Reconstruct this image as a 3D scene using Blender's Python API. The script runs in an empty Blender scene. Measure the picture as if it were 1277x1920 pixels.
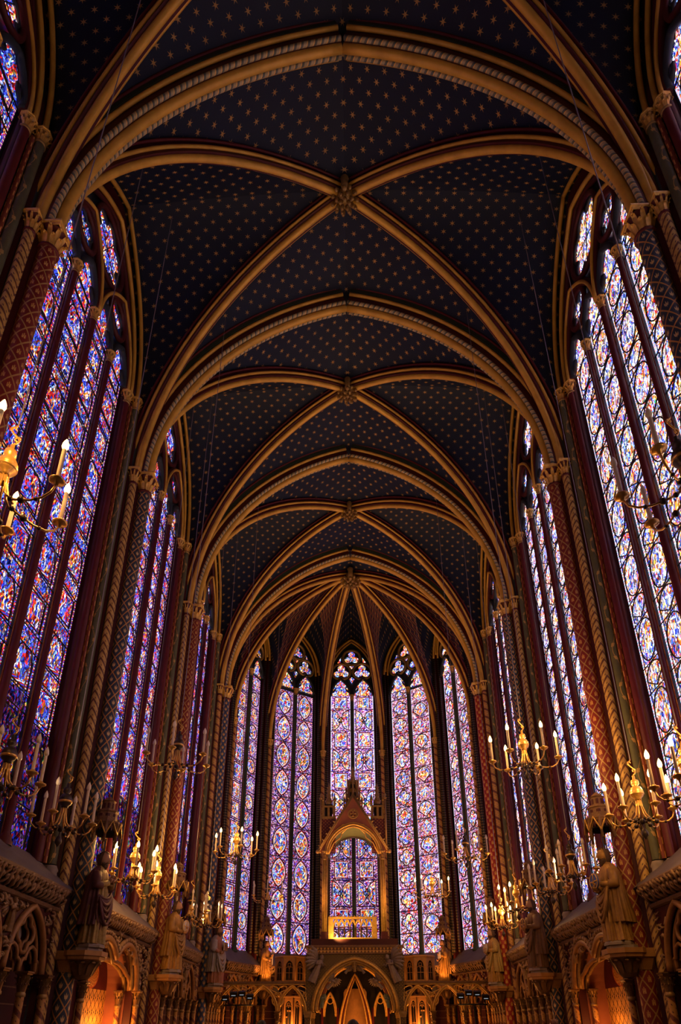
import bpy, math, random
import numpy as np
from mathutils import Vector, Matrix
random.seed(7)
SC = bpy.context.scene
COL = SC.collection
PI = math.pi

# ------------------------------------------------------------------ camera
CAM_Z = 1.6
F_PX, PITCH, YAW, ROLL, CAM_X, CY = 1242.28, 0.4424, -0.0215, 0.0027, 0.0609, 1340.0
cam_d = bpy.data.cameras.new('camera')
cam = bpy.data.objects.new('camera', cam_d)
COL.objects.link(cam)
cam_d.sensor_fit = 'VERTICAL'
cam_d.sensor_height = 36.0
cam_d.lens = F_PX / 1920.0 * 36.0
cam_d.shift_y = (CY - 960.0) / 1920.0
cam_d.clip_start, cam_d.clip_end = 0.05, 200
_cy, _sy, _cp, _sp = math.cos(YAW), math.sin(YAW), math.cos(PITCH), math.sin(PITCH)
_r = Vector((_cy, -_sy, 0)); _f = Vector((_sy*_cp, _cy*_cp, _sp)); _u = Vector((-_sy*_sp, -_cy*_sp, _cp))
_r2 = _r*math.cos(ROLL) - _u*math.sin(ROLL); _u2 = _r*math.sin(ROLL) + _u*math.cos(ROLL)
cam.matrix_world = Matrix(((_r2.x, _u2.x, -_f.x, CAM_X), (_r2.y, _u2.y, -_f.y, 0), (_r2.z, _u2.z, -_f.z, CAM_Z), (0, 0, 0, 1)))
SC.camera = cam

# ------------------------------------------------------------------ world, exposure
SC.view_settings.view_transform = 'Standard'
SC.view_settings.look = 'None'
SC.view_settings.gamma = 1.0
SC.view_settings.use_curve_mapping = False
SC.view_settings.exposure = 0.0
SC.cycles.use_denoising = True
SC.cycles.use_adaptive_sampling = True
SC.cycles.adaptive_threshold = 0.04
SC.cycles.adaptive_min_samples = 16
SC.cycles.max_bounces = 4
SC.cycles.diffuse_bounces = 2
SC.cycles.glossy_bounces = 2
SC.cycles.sample_clamp_indirect = 4.0
W = bpy.data.worlds.new('world'); SC.world = W; W.use_nodes = True
W.node_tree.nodes['Background'].inputs[0].default_value = (0.30, 0.38, 0.55, 1)
W.node_tree.nodes['Background'].inputs[1].default_value = 0.02

def lamp(name, kind, loc, energy, col, size=0.1, target=None, spot=1.2, blend=0.6):
    d = bpy.data.lights.new(name, kind); d.energy = energy; d.color = col
    if kind in ('POINT', 'SPOT'): d.shadow_soft_size = size
    if kind == 'SPOT': d.spot_size = spot; d.spot_blend = blend
    if kind == 'AREA': d.size = size
    o = bpy.data.objects.new(name, d); COL.objects.link(o); o.location = loc
    if target is not None:
        o.rotation_euler = (Vector(target) - Vector(loc)).to_track_quat('-Z', 'Y').to_euler()
    return o
WARM = (1.0, 0.50, 0.17)
ORANGE = (1.0, 0.36, 0.07)
# floodlights that stand on the cornices of the chapel, aimed up into the vault
FLOOD = 5.0
for _s in (-1, 1):
    for _y, _e in ((2.2, 36), (8.6, 46), (14.3, 64), (20.0, 150)):
        lamp('vault_floodlight', 'SPOT', (_s*4.6, _y, 4.4), _e*FLOOD, (1.0, 0.66, 0.32), 0.15, (-_s*1.5, _y+2.2, 20), 1.5, 0.7)
lamp('apse_floodlight', 'SPOT', (-1.9, 25.6, 4.5), 850, (1.0, 0.44, 0.14), 0.2, (0.3, 24.6, 20), 1.5, 0.7)
lamp('apse_floodlight', 'SPOT', (1.9, 25.6, 4.5), 850, (1.0, 0.44, 0.14), 0.2, (-0.3, 24.6, 20), 1.5, 0.7)

# ------------------------------------------------------------------ shader helpers
class S_:
    __slots__ = ('s',)
    def __init__(self, s): self.s = s
    def __add__(a, b): return mth('ADD', a, b)
    __radd__ = __add__
    def __sub__(a, b): return mth('SUBTRACT', a, b)
    def __rsub__(a, b): return mth('SUBTRACT', b, a)
    def __mul__(a, b): return mth('MULTIPLY', a, b)
    __rmul__ = __mul__
    def __truediv__(a, b): return mth('DIVIDE', a, b)
    def __lt__(a, b): return mth('LESS_THAN', a, b)
    def __gt__(a, b): return mth('GREATER_THAN', a, b)
    def __abs__(a): return mth('ABSOLUTE', a)
NT = None
def new_mat(name):
    global NT
    m = bpy.data.materials.new(name); m.use_nodes = True
    NT = m.node_tree
    NT.nodes.clear()
    return m
def node(t, **kw):
    n = NT.nodes.new(t)
    for k, v in kw.items(): setattr(n, k, v)
    return n
def plug(inp, v):
    if isinstance(v, S_): NT.links.new(v.s, inp)
    elif v is not None:
        if isinstance(v, (tuple, list)) and len(v) == 3 and len(inp.default_value) == 4: v = (*v, 1)
        inp.default_value = v
def mth(op, a, b=None, c=None):
    n = node('ShaderNodeMath', operation=op)
    for i, v in enumerate((a, b, c)):
        if v is not None: plug(n.inputs[i], v)
    return S_(n.outputs[0])
def frac(a): return mth('FRACT', a)
def mn(a, b): return mth('MINIMUM', a, b)
def mx(a, b): return mth('MAXIMUM', a, b)
def floor_(a): return mth('FLOOR', a)
def smooth(x, a, b):
    n = node('ShaderNodeMapRange', interpolation_type='SMOOTHSTEP')
    plug(n.inputs[0], x); n.inputs[1].default_value = a; n.inputs[2].default_value = b
    return S_(n.outputs[0])
def mixc(f, a, b):
    n = node('ShaderNodeMix', data_type='RGBA')
    plug(n.inputs[0], f); plug(n.inputs[6], a); plug(n.inputs[7], b)
    return S_(n.outputs[2])
def mulc(a, f):
    n = node('ShaderNodeVectorMath', operation='SCALE')
    plug(n.inputs[0], a) if isinstance(a, S_) else setattr(n.inputs[0], 'default_value', a)
    plug(n.inputs[3], f)
    return S_(n.outputs[0])
def uv():
    n = node('ShaderNodeTexCoord'); s = node('ShaderNodeSeparateXYZ')
    NT.links.new(n.outputs['UV'], s.inputs[0])
    return S_(s.outputs[0]), S_(s.outputs[1])
def objco():
    n = node('ShaderNodeTexCoord'); s = node('ShaderNodeSeparateXYZ')
    NT.links.new(n.outputs['Object'], s.inputs[0])
    return S_(s.outputs[0]), S_(s.outputs[1]), S_(s.outputs[2])
def comb(x, y, z=0.0):
    n = node('ShaderNodeCombineXYZ'); plug(n.inputs[0], x); plug(n.inputs[1], y); plug(n.inputs[2], z)
    return S_(n.outputs[0])
def noise(vec, scale, detail=2.0):
    n = node('ShaderNodeTexNoise'); n.inputs['Scale'].default_value = scale; n.inputs['Detail'].default_value = detail
    if vec is not None: plug(n.inputs['Vector'], vec)
    else:
        t = node('ShaderNodeTexCoord'); NT.links.new(t.outputs['Object'], n.inputs['Vector'])
    return S_(n.outputs[0])
def ramp(f, stops, const=True):
    n = node('ShaderNodeValToRGB'); r = n.color_ramp
    r.interpolation = 'CONSTANT' if const else 'LINEAR'
    while len(r.elements) < len(stops): r.elements.new(0.5)
    for e, (p, c) in zip(r.elements, stops): e.position = p; e.color = (*c, 1)
    plug(n.inputs[0], f)
    return S_(n.outputs[0])
def surf(color, rough=0.6, metal=0.0, bump=None, bump_d=0.02, spec=0.3):
    p = node('ShaderNodeBsdfPrincipled'); o = node('ShaderNodeOutputMaterial')
    plug(p.inputs['Base Color'], color); plug(p.inputs['Roughness'], rough); plug(p.inputs['Metallic'], metal)
    p.inputs['Specular IOR Level'].default_value = spec
    if bump is not None:
        b = node('ShaderNodeBump'); b.inputs['Strength'].default_value = 0.6; b.inputs['Distance'].default_value = bump_d
        plug(b.inputs['Height'], bump); NT.links.new(b.outputs[0], p.inputs['Normal'])
    NT.links.new(p.outputs[0], o.inputs[0])
def wear(col, amt=0.35, scale=6.0):
    n = noise(None, scale, 3.0)
    return mulc(col, n*(2*amt) + (1-amt)) if isinstance(col, S_) else mulc(mixc(0.0, col, col), n*(2*amt) + (1-amt))

MT = {}
def plain(name, col, rough=0.6, metal=0.0, amt=0.3, scale=6.0, bump=0.0):
    MT[name] = new_mat(name)
    surf(wear(col, amt, scale), rough, metal, noise(None, scale*4, 3) if bump else None, bump)
plain('gold_rib', (0.56, 0.315, 0.055), 0.42, 0.2, 0.4, 3.0)
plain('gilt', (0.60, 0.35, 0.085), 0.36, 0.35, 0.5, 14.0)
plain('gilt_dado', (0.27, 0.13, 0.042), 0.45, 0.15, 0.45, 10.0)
plain('gilt_dark', (0.30, 0.18, 0.06), 0.45, 0.25, 0.5, 12.0)
plain('red_dark', (0.055, 0.006, 0.008), 0.55, 0, 0.4, 3.0)
plain('red_mid', (0.085, 0.009, 0.011), 0.5, 0, 0.35, 5.0)
plain('green_dark', (0.035, 0.05, 0.028), 0.6, 0, 0.3, 4.0)
plain('blue_black', (0.020, 0.026, 0.036), 0.55, 0, 0.3, 4.0)
plain('slate', (0.115, 0.09, 0.105), 0.75, 0, 0.25, 3.0)
plain('stone_brown', (0.17, 0.09, 0.045), 0.7, 0, 0.45, 9.0, 0.02)
plain('stone_grey', (0.26, 0.21, 0.19), 0.7, 0, 0.35, 8.0)
plain('wall_red', (0.05, 0.009, 0.009), 0.8, 0, 0.4, 2.0)
plain('iron', (0.012, 0.012, 0.013), 0.6, 0, 0.1, 5.0)
plain('bronze', (0.20, 0.11, 0.05), 0.4, 0.5, 0.35, 20.0)
plain('bronze_dark', (0.055, 0.038, 0.034), 0.4, 0.4, 0.3, 20.0)
plain('brass', (0.72, 0.42, 0.12), 0.3, 0.6, 0.25, 20.0)
plain('candle', (0.62, 0.50, 0.38), 0.6, 0, 0.12, 10.0)
plain('cable', (0.22, 0.19, 0.22), 0.5, 0.2, 0.1, 3.0)
plain('floor_stone', (0.10, 0.08, 0.07), 0.5, 0, 0.3, 2.0)
plain('wood_gilt', (0.36, 0.18, 0.06), 0.5, 0.1, 0.35, 9.0)
plain('dark_hollow', (0.012, 0.008, 0.007), 0.8, 0, 0.2, 4.0)  # shade of openings and recesses put into a near-black colour
plain('foliage', (0.25, 0.145, 0.07), 0.6, 0.1, 0.65, 10.0)
plain('sage', (0.15, 0.17, 0.07), 0.6, 0, 0.2, 5.0)
plain('skin', (0.36, 0.19, 0.12), 0.5, 0, 0.12, 8.0)
plain('hair_dark', (0.02, 0.014, 0.011), 0.6, 0, 0.3, 20.0)
plain('coat', (0.02, 0.02, 0.024), 0.8, 0, 0.3, 6.0)
plain('lamp_black', (0.012, 0.012, 0.013), 0.45, 0, 0.1, 5.0)

def lines(x, w): # 1 near the integer lines of x
    return abs(frac(x) - 0.5) > (0.5 - w)
def motif_fleur(x, y):
    a = (abs(x)/0.055 + abs(y)/0.20) < 1.0
    b = (abs(abs(x) - 0.095 - y*0.25)/0.04 + abs(y - 0.0)/0.13) < 1.0
    c = mn(abs(x) < 0.11, abs(y + 0.07) < 0.018)
    return mx(mx(a, b), c)
def motif_castle(x, y):
    a = mn(abs(x) < 0.12, abs(y + 0.06) < 0.065)
    b = mn(abs(x) < 0.032, abs(y - 0.03) < 0.14)
    c = mn(abs(abs(x) - 0.092) < 0.028, abs(y + 0.01) < 0.11)
    d = mn(abs(x) < 0.022, abs(y + 0.09) < 0.04)
    return mx(mx(a, b), c) - d
def diamond_cells(u, v, k, b):
    p = u*k; q = v/b
    s = frac(p + q) - 0.5; t = frac(p - q) - 0.5
    return s, t, (s + t)*0.5, (s - t)*0.5
def lattice(name, base, line, motif, mcol, k, b, lw=0.055, rough=0.5, base2=None):
    MT[name] = new_mat(name)
    u, v = uv()
    s, t, x, y = diamond_cells(u, v, k, b)
    ln = mx(abs(s) > 0.5 - lw, abs(t) > 0.5 - lw)
    mo = motif(x, y) if motif else 0.0
    c = mixc(mo, base, mcol) if motif else mixc(0.0, base, base)
    c = mixc(ln, c, line)
    surf(wear(c, 0.28, 5.0), rough, 0.05)
def semy(name, base, motif, mcol, k, b, rough=0.5):
    MT[name] = new_mat(name)
    u, v = uv()
    s, t, x, y = diamond_cells(u, v, k, b)
    c = mixc(motif(x*0.62, y*0.62), base, mcol)
    surf(wear(c, 0.28, 5.0), rough, 0.05)
GOLDP = (0.55, 0.30, 0.075)
lattice('red_castle', (0.16, 0.018, 0.015), (0.34, 0.21, 0.07), motif_castle, (0.46, 0.26, 0.08), 4, 0.36)
lattice('blue_fleur', (0.030, 0.042, 0.070), (0.48, 0.235, 0.065), motif_fleur, (0.60, 0.42, 0.18), 4, 0.35)
semy('blue_semy', (0.030, 0.048, 0.11), motif_fleur, GOLDP, 5, 0.27)
semy('red_semy', (0.26, 0.018, 0.014), motif_castle, GOLDP, 5, 0.27)
MT['chevron'] = new_mat('chevron')
u, v = uv()
w_ = frac(v*5.2 + abs(frac(u*2.0) - 0.5)*2.0)
c = mixc(w_ > 0.68, (0.50, 0.31, 0.09), (0.12, 0.045, 0.025))
c = mixc(mn(abs(w_ - 0.25) < 0.07, abs(frac(u*8.0) - 0.5) < 0.16), c, (0.07, 0.03, 0.03))
surf(wear(c, 0.35, 6.0), 0.5, 0.1)
MT['spiral'] = new_mat('spiral')
u, v = uv()
c = mixc(frac(v*3.0 + u) > 0.72, (0.46, 0.24, 0.07), (0.16, 0.05, 0.03))
c = mixc(mn(abs(frac(v*9.0 + u*3.0) - 0.5) < 0.10, abs(frac(u*6.0) - 0.5) < 0.16), c, (0.08, 0.03, 0.03))
surf(wear(c, 0.35, 8.0), 0.5, 0.1)
MT['vine_green'] = new_mat('vine_green')
u, v = uv()
cc = abs(frac(u*2.0) - 0.5 - mth('SINE', v*7.0)*0.22)
leaf = mx(cc < 0.02, mn((abs(frac(v*3.3) - 0.5) < 0.14), cc < 0.11))
surf(wear(mixc(leaf, (0.085, 0.085, 0.045), (0.40, 0.25, 0.08)), 0.3, 6.0), 0.55)
MT['chain'] = new_mat('chain')
u, v = uv()
z_ = abs(frac(v*4.0) - 0.5)
c = mixc(abs(frac(u*3.0) - 0.5 - mth('SIGN', frac(v*4.0) - 0.5)*0.17) < 0.10, (0.17, 0.035, 0.02), (0.55, 0.27, 0.08))
surf(wear(c, 0.3, 6.0), 0.5, 0.1)
MT['bead'] = new_mat('bead')
u, v = uv()
c = mixc(mn(abs(frac(v*9.0) - 0.5) < 0.2, abs(frac(u*4.0) - 0.5) < 0.25), (0.020, 0.018, 0.02), (0.30, 0.20, 0.11))
surf(c, 0.5, 0.1)
MT['rope'] = new_mat('rope')
u, v = uv()
r_ = frac(v*6.5 + u*1.0)
c = mixc(r_ > 0.55, (0.36, 0.29, 0.17), (0.10, 0.11, 0.10))
c = mixc(abs(r_ - 0.55) < 0.07, c, (0.70, 0.42, 0.12))
surf(wear(c, 0.3, 5.0), 0.5)
MT['scroll'] = new_mat('scroll')       # painted scroll-work on the soffits of the apse ribs
u, v = uv()
d1 = abs(mth('SINE', u*26.0)*mth('SINE', v*13.0))
d2 = abs(mth('SINE', u*13.0 + mth('SINE', v*16.0)*0.8))
c = mixc((d2 < 0.3), mixc(d1 > 0.55, (0.06, 0.035, 0.06), (0.20, 0.05, 0.06)), (0.50, 0.27, 0.09))
surf(wear(c, 0.3, 5.0), 0.55, 0.1)
MT['mosaic'] = new_mat('mosaic')
x, y, z = objco()
s = frac((x + z)*9.0) - 0.5; t = frac((x - z)*9.0) - 0.5
c = mixc(mx(abs(s) > 0.42, abs(t) > 0.42), (0.035, 0.022, 0.014), (0.20, 0.12, 0.04))
c = mixc((abs(s) + abs(t)) < 0.22, c, (0.50, 0.30, 0.08))
surf(wear(c, 0.4, 8.0), 0.5, 0.1)
MT['diaper'] = new_mat('diaper')       # niche back wall, gold and black lozenges
u, v = uv()
s, t, x, y = diamond_cells(u, v, 4.0, 0.30)
row = frac(v/0.30 + 0.25) > 0.5
c = mixc(mx(abs(s) > 0.44, abs(t) > 0.44), (0.55, 0.27, 0.06), (0.03, 0.015, 0.012))
c = mixc(mn(row, mx(abs(x) < 0.03, motif_fleur(x, y))), c, (0.03, 0.015, 0.012))
surf(wear(c, 0.2, 6.0), 0.6)
MT['rosette'] = new_mat('rosette')
u, v = uv()
d = mth('SQRT', u*u + v*v)
c = mixc(mn(d > 0.9, d < 1.0), mixc(mth('SINE', d*24.0)*mth('SINE', mth('ARCTAN2', v, u)*12.0) > 0.25, (0.42, 0.15, 0.03), (0.62, 0.33, 0.08)), (0.50, 0.10, 0.02))
surf(c, 0.6)
MT['zigzag'] = new_mat('zigzag')
x, y, z = objco()
c = mixc(((z*8.0) - floor_(z*8.0)) > abs(frac(x*8.0) - 0.5)*2.0, (0.10, 0.04, 0.02), (0.50, 0.27, 0.07))
surf(wear(c, 0.4, 8.0), 0.5, 0.1)
MT['vault'] = new_mat('vault')
u, v = uv()
cell = 0.30
p = (u + v)/(cell*1.414); q = (u - v)/(cell*1.414)
a = frac(p) - 0.5; b = frac(q) - 0.5
x = (a + b)*0.7071; y = (a - b)*0.7071
r = mth('SQRT', x*x + y*y); th = mth('ARCTAN2', x, y)
star = (r*(1.0 + 1.9*abs(mth('SINE', th*3.0)))) < 0.27
surf(mixc(star, wear((0.0022, 0.0062, 0.024), 0.3, 1.0), wear((0.30, 0.17, 0.055), 0.55, 0.6)), 0.65, 0.0)
MT['gable_paint'] = new_mat('gable_paint')
surf(wear((0.26, 0.085, 0.05), 0.25, 4.0), 0.6)
MT['dotted_red'] = new_mat('dotted_red')
x, y, z = objco()
s = frac((x + z)*7.0) - 0.5; t = frac((x - z)*7.0) - 0.5
surf(mixc((s*s + t*t) < 0.03, (0.10, 0.02, 0.025), (0.45, 0.25, 0.09)), 0.6)

# stained glass: daylight through the window makes each pane a source of light
def palette(items):
    tot = sum(w for w, _ in items); p = 0; out = []
    for w, c in items: out.append((p/tot, c)); p += w
    return out
BLUE, DBLUE, RED, WHITE = (0.05, 0.09, 0.95), (0.015, 0.02, 0.33), (0.75, 0.02, 0.02), (1.0, 0.95, 1.0)
ORNG, YEL, GRN, PUR, PINK, SKY = (1.0, 0.26, 0.03), (1.0, 0.62, 0.12), (0.03, 0.42, 0.10), (0.22, 0.06, 0.55), (0.90, 0.35, 0.62), (0.25, 0.50, 1.0)
LAV, DRED, DARK = (0.55, 0.40, 0.90), (0.30, 0.01, 0.015), (0.03, 0.012, 0.04)
PAL = {
 'deep': palette([(22, BLUE), (8, DBLUE), (7, SKY), (11, DBLUE), (4, LAV), (6, WHITE), (5, YEL), (10, ORNG), (10, RED), (9, DRED), (10, RED), (2, GRN), (4, PUR)]),
 'pale': palette([(13, BLUE), (8, SKY), (6, DBLUE), (4, LAV), (16, WHITE), (9, YEL), (12, ORNG), (10, RED), (5, PINK), (12, WHITE), (6, RED), (3, GRN), (4, PUR)]),
 'deep_shaded': palette([(10, BLUE), (20, DBLUE), (18, DRED), (2, LAV), (4, ORNG), (3, YEL), (4, GRN), (14, PUR), (14, DARK), (6, RED)]),  # duller palette, shade from buildings outside put into the glass
 'scene': palette([(18, BLUE), (9, SKY), (6, DBLUE), (6, WHITE), (9, YEL), (16, ORNG), (18, RED), (5, PINK), (5, WHITE), (6, GRN), (4, PUR)]),
 'violet': palette([(20, PUR), (8, DBLUE), (8, BLUE), (10, LAV), (24, PINK), (7, WHITE), (7, ORNG), (16, RED), (6, DARK)]),
 'rose': palette([(8, PUR), (5, BLUE), (5, LAV), (22, PINK), (14, WHITE), (19, ORNG), (24, RED), (5, DRED), (2, SKY)]),
}
def glass(name, pal, strength, scale=15.0, stretch=0.55, lead=0.05, lowf=0.7, diaper=None):
    m = MT[name] = new_mat(name)
    u, v = uv()
    oi = node('ShaderNodeObjectInfo'); rnd = S_(oi.outputs['Random'])
    nz = noise(comb(u*1.0 + rnd*11.0, v), 5.0, 2.0)
    vec = comb(u + rnd*37.0 + nz*0.16, v*stretch + rnd*91.0 - nz*0.12)
    v1 = node('ShaderNodeTexVoronoi', voronoi_dimensions='2D', feature='F1'); v1.inputs['Scale'].default_value = scale
    v2 = node('ShaderNodeTexVoronoi', voronoi_dimensions='2D', feature='DISTANCE_TO_EDGE'); v2.inputs['Scale'].default_value = scale
    plug(v1.inputs['Vector'], vec); plug(v2.inputs['Vector'], vec)
    sc = node('ShaderNodeSeparateColor'); NT.links.new(v1.outputs['Color'], sc.inputs[0])
    low = noise(vec, 2.6, 1.0)
    colr = ramp(frac(S_(sc.outputs[0])*0.60 + low*3.4 + 0.35), PAL[pal])
    bright = mth('POWER', S_(sc.outputs[1]), 2.2)*2.7 + 0.14
    ld = smooth(S_(v2.outputs['Distance']), lead*0.3, lead)
    lo = noise(vec, 1.7, 1.0)*(2*lowf) + (1.0 - lowf)
    if diaper:
        s = frac((u + v)*diaper) - 0.5; t = frac((u - v)*diaper) - 0.5
        colr = mixc(mx(abs(s) > 0.43, abs(t) > 0.43), colr, (0.75, 0.45, 0.75))
    e = node('ShaderNodeEmission'); o = node('ShaderNodeOutputMaterial')
    plug(e.inputs[0], colr); plug(e.inputs[1], bright*ld*lo*strength)
    NT.links.new(e.outputs[0], o.inputs[0])
    m.cycles.emission_sampling = 'NONE'
def glass_border(name, strength, cols):
    m = MT[name] = new_mat(name)
    u, v = uv()
    k = frac(v*5.5)
    c = ramp(frac(v*9.0 + u*3.0), [(0, cols[0]), (0.3, cols[1]), (0.55, cols[0]), (0.8, cols[2])])
    e = node('ShaderNodeEmission'); o = node('ShaderNodeOutputMaterial')
    plug(e.inputs[0], c); plug(e.inputs[1], smooth(abs(frac(v*18.0 + u*6.0) - 0.5), 0.04, 0.12)*strength)
    NT.links.new(e.outputs[0], o.inputs[0])
    m.cycles.emission_sampling = 'NONE'
glass('glass_left', 'deep', 1.2, 38.0, 0.6, 0.085)
glass('glass_left_med', 'deep', 1.5, 31.0, 0.5, 0.075)
glass('glass_left_shaded', 'deep_shaded', 0.42, 24.0, 0.6, 0.08)  # shaded copy of the left glass: sky blocked outside, put into the colour
glass('glass_right', 'pale', 1.8, 38.0, 0.6, 0.085)
glass('glass_right_med', 'pale', 2.1, 32.0, 0.5, 0.075)
glass('glass_scene', 'scene', 1.35, 30.0, 0.55, 0.09)
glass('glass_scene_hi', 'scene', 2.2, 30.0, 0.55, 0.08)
glass('glass_violet', 'violet', 0.72, 24.0, 1.0, diaper=3.5)
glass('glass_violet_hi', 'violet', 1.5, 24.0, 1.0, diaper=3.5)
glass('glass_rose', 'rose', 0.95, 24.0, 1.0, diaper=3.5)
glass_border('glass_beads', 0.8, (RED, WHITE, BLUE))
glass_border('glass_beads_pale', 1.4, (WHITE, PINK, SKY))
glass_border('glass_ring', 1.1, (RED, (0.95, 0.10, 0.06), DRED))
glass_border('glass_white', 0.95, (WHITE, (0.95, 0.75, 0.85), (1.0, 0.85, 0.9)))
def emitter(name, col, strength):
    m = MT[name] = new_mat(name)
    e = node('ShaderNodeEmission'); o = node('ShaderNodeOutputMaterial')
    plug(e.inputs[0], col); plug(e.inputs[1], strength)
    NT.links.new(e.outputs[0], o.inputs[0])
    m.cycles.emission_sampling = 'NONE'
emitter('flame', (1.0, 0.62, 0.20), 9.0)
emitter('led', (0.85, 0.92, 1.0), 0.3)
plain('bulb_off', (0.72, 0.62, 0.55), 0.35, 0, 0.1, 10)

# ------------------------------------------------------------------ mesh helpers
class MB:
    def __init__(s): s.v = []; s.f = []; s.m = []; s.u = []; s.s = []; s.n = 0
    def add(s, vs, fs, mat=0, uvs=None, sm=False):
        o = s.n
        s.v.extend([tuple(map(float, p)) for p in vs]); s.n += len(vs)
        for i, f in enumerate(fs):
            s.f.append([k + o for k in f]); s.m.append(mat); s.s.append(sm)
            s.u.extend(uvs[i] if uvs else [(0.0, 0.0)]*len(f))
    def box(s, x0, x1, y0, y1, z0, z1, mat=0):
        vs = [(x, y, z) for z in (z0, z1) for y in (y0, y1) for x in (x0, x1)]
        s.add(vs, [(0, 2, 3, 1), (4, 5, 7, 6), (0, 1, 5, 4), (2, 6, 7, 3), (0, 4, 6, 2), (1, 3, 7, 5)], mat)
    def lathe(s, prof, c=(0, 0, 0), n=16, mat=0, sm=True, rot=0.0):
        vs, fs, us = [], [], []
        k = len(prof); L = 0; ls = [0]
        for i in range(1, k):
            L += math.hypot(prof[i][0]-prof[i-1][0], prof[i][1]-prof[i-1][1]); ls.append(L)
        for r, z in prof:
            for j in range(n):
                a = 2*PI*j/n + rot
                vs.append((c[0] + r*math.cos(a), c[1] + r*math.sin(a), c[2] + z))
        for i in range(k-1):
            for j in range(n):
                j2 = (j+1) % n
                fs.append((i*n+j, i*n+j2, (i+1)*n+j2, (i+1)*n+j))
                us.append([(j/n, ls[i]), ((j+1)/n, ls[i]), ((j+1)/n, ls[i+1]), (j/n, ls[i+1])])
        s.add(vs, fs, mat, us, sm)
    def tube(s, path, r, n=8, mat=0, closed=False, caps=True, sm=True, flat=None):
        P = np.array(path, float); m = len(P)
        R = np.full(m, r) if np.isscalar(r) else np.array(r, float)
        T = np.zeros_like(P)
        if closed: T = np.roll(P, -1, 0) - np.roll(P, 1, 0)
        else:
            T[1:-1] = P[2:] - P[:-2]; T[0] = P[1]-P[0]; T[-1] = P[-1]-P[-2]
        T /= np.maximum(np.linalg.norm(T, axis=1)[:, None], 1e-9)
        a = np.array([0, 0, 1.0]) if abs(T[0][2]) < 0.9 else np.array([0, 1.0, 0])
        Nn = np.cross(T[0], a); Nn /= np.linalg.norm(Nn)
        vs, fs, us = [], [], []; L = [0]
        for i in range(1, m): L.append(L[-1] + float(np.linalg.norm(P[i]-P[i-1])))
        for i in range(m):
            Nn = Nn - T[i]*np.dot(Nn, T[i]); Nn /= max(np.linalg.norm(Nn), 1e-9)
            B = np.cross(T[i], Nn)
            for j in range(n):
                t = 2*PI*j/n
                vs.append(P[i] + R[i]*(math.cos(t)*Nn + math.sin(t)*B))
        rng = m if closed else m-1
        for i in range(rng):
            i2 = (i+1) % m; l2 = L[i+1] if i+1 < m else L[i] + float(np.linalg.norm(P[0]-P[-1]))
            for j in range(n):
                j2 = (j+1) % n
                fs.append((i*n+j, i*n+j2, i2*n+j2, i2*n+j))
                us.append([(j/n, L[i]), ((j+1)/n, L[i]), ((j+1)/n, l2), (j/n, l2)])
        s.add(vs, fs, mat, us, sm)
        if caps and not closed:
            o = s.n - m*n
            for ring, rev in ((0, True), (m-1, False)):
                f = [o + ring*n + j for j in range(n)]
                s.f.append(f[::-1] if rev else f); s.m.append(mat); s.s.append(False); s.u.extend([(0, 0)]*n)
    def prism(s, poly, w0, w1, ax, mat=0, uvscale=1.0):
        """poly: list of (a,b); extruded along third axis between w0 and w1. ax: function (a,b,w)->xyz"""
        k = len(poly)
        vs = [ax(a, b, w0) for a, b in poly] + [ax(a, b, w1) for a, b in poly]
        fs = [tuple(range(k))[::-1], tuple(range(k, 2*k))] + [(i, (i+1) % k, k+(i+1) % k, k+i) for i in range(k)]
        us = [[(a, b) for a, b in poly][::-1], [(a, b) for a, b in poly]] + [[(0, 0)]*4]*k
        s.add(vs, fs, mat, us)
    def grid(s, G, UV=None, mat=0, sm=True):
        a = len(G); b = len(G[0])
        vs = [p for row in G for p in row]
        fs, us = [], []
        for i in range(a-1):
            for j in range(b-1):
                fs.append((i*b+j, i*b+j+1, (i+1)*b+j+1, (i+1)*b+j))
                us.append([UV[i][j], UV[i][j+1], UV[i+1][j+1], UV[i+1][j]] if UV else [(0, 0)]*4)
        s.add(vs, fs, mat, us, sm)
    def sphere(s, c, r, n=10, m=7, mat=0, sq=(1, 1, 1)):
        prof = [(max(1e-4, math.sin(PI*i/m))*1.0, -math.cos(PI*i/m)) for i in range(m+1)]
        o = s.n
        s.lathe(prof, (0, 0, 0), n, mat)
        for k in range(o, s.n):
            x, y, z = s.v[k]; s.v[k] = (c[0]+x*r*sq[0], c[1]+y*r*sq[1], c[2]+z*r*sq[2])
    def shift(s, f):
        s.v = [tuple(f(p)) for p in s.v]; return s
    def merge(s, o, f=lambda p: p, mat=None):
        b = s.n; s.v.extend([tuple(f(p)) for p in o.v]); s.n += o.n
        s.f.extend([[k+b for k in q] for q in o.f]); s.m.extend(o.m if mat is None else [mat]*len(o.m)); s.s.extend(o.s); s.u.extend(o.u)
    def mesh(s, name, mats):
        me = bpy.data.meshes.new(name)
        me.from_pydata(s.v, [], s.f)
        for m in mats: me.materials.append(MT[m])
        me.polygons.foreach_set('material_index', s.m)
        me.polygons.foreach_set('use_smooth', s.s)
        ul = me.uv_layers.new(name='UVMap')
        ul.data.foreach_set('uv', np.array(s.u, np.float32).ravel())
        me.update()
        return me

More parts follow.
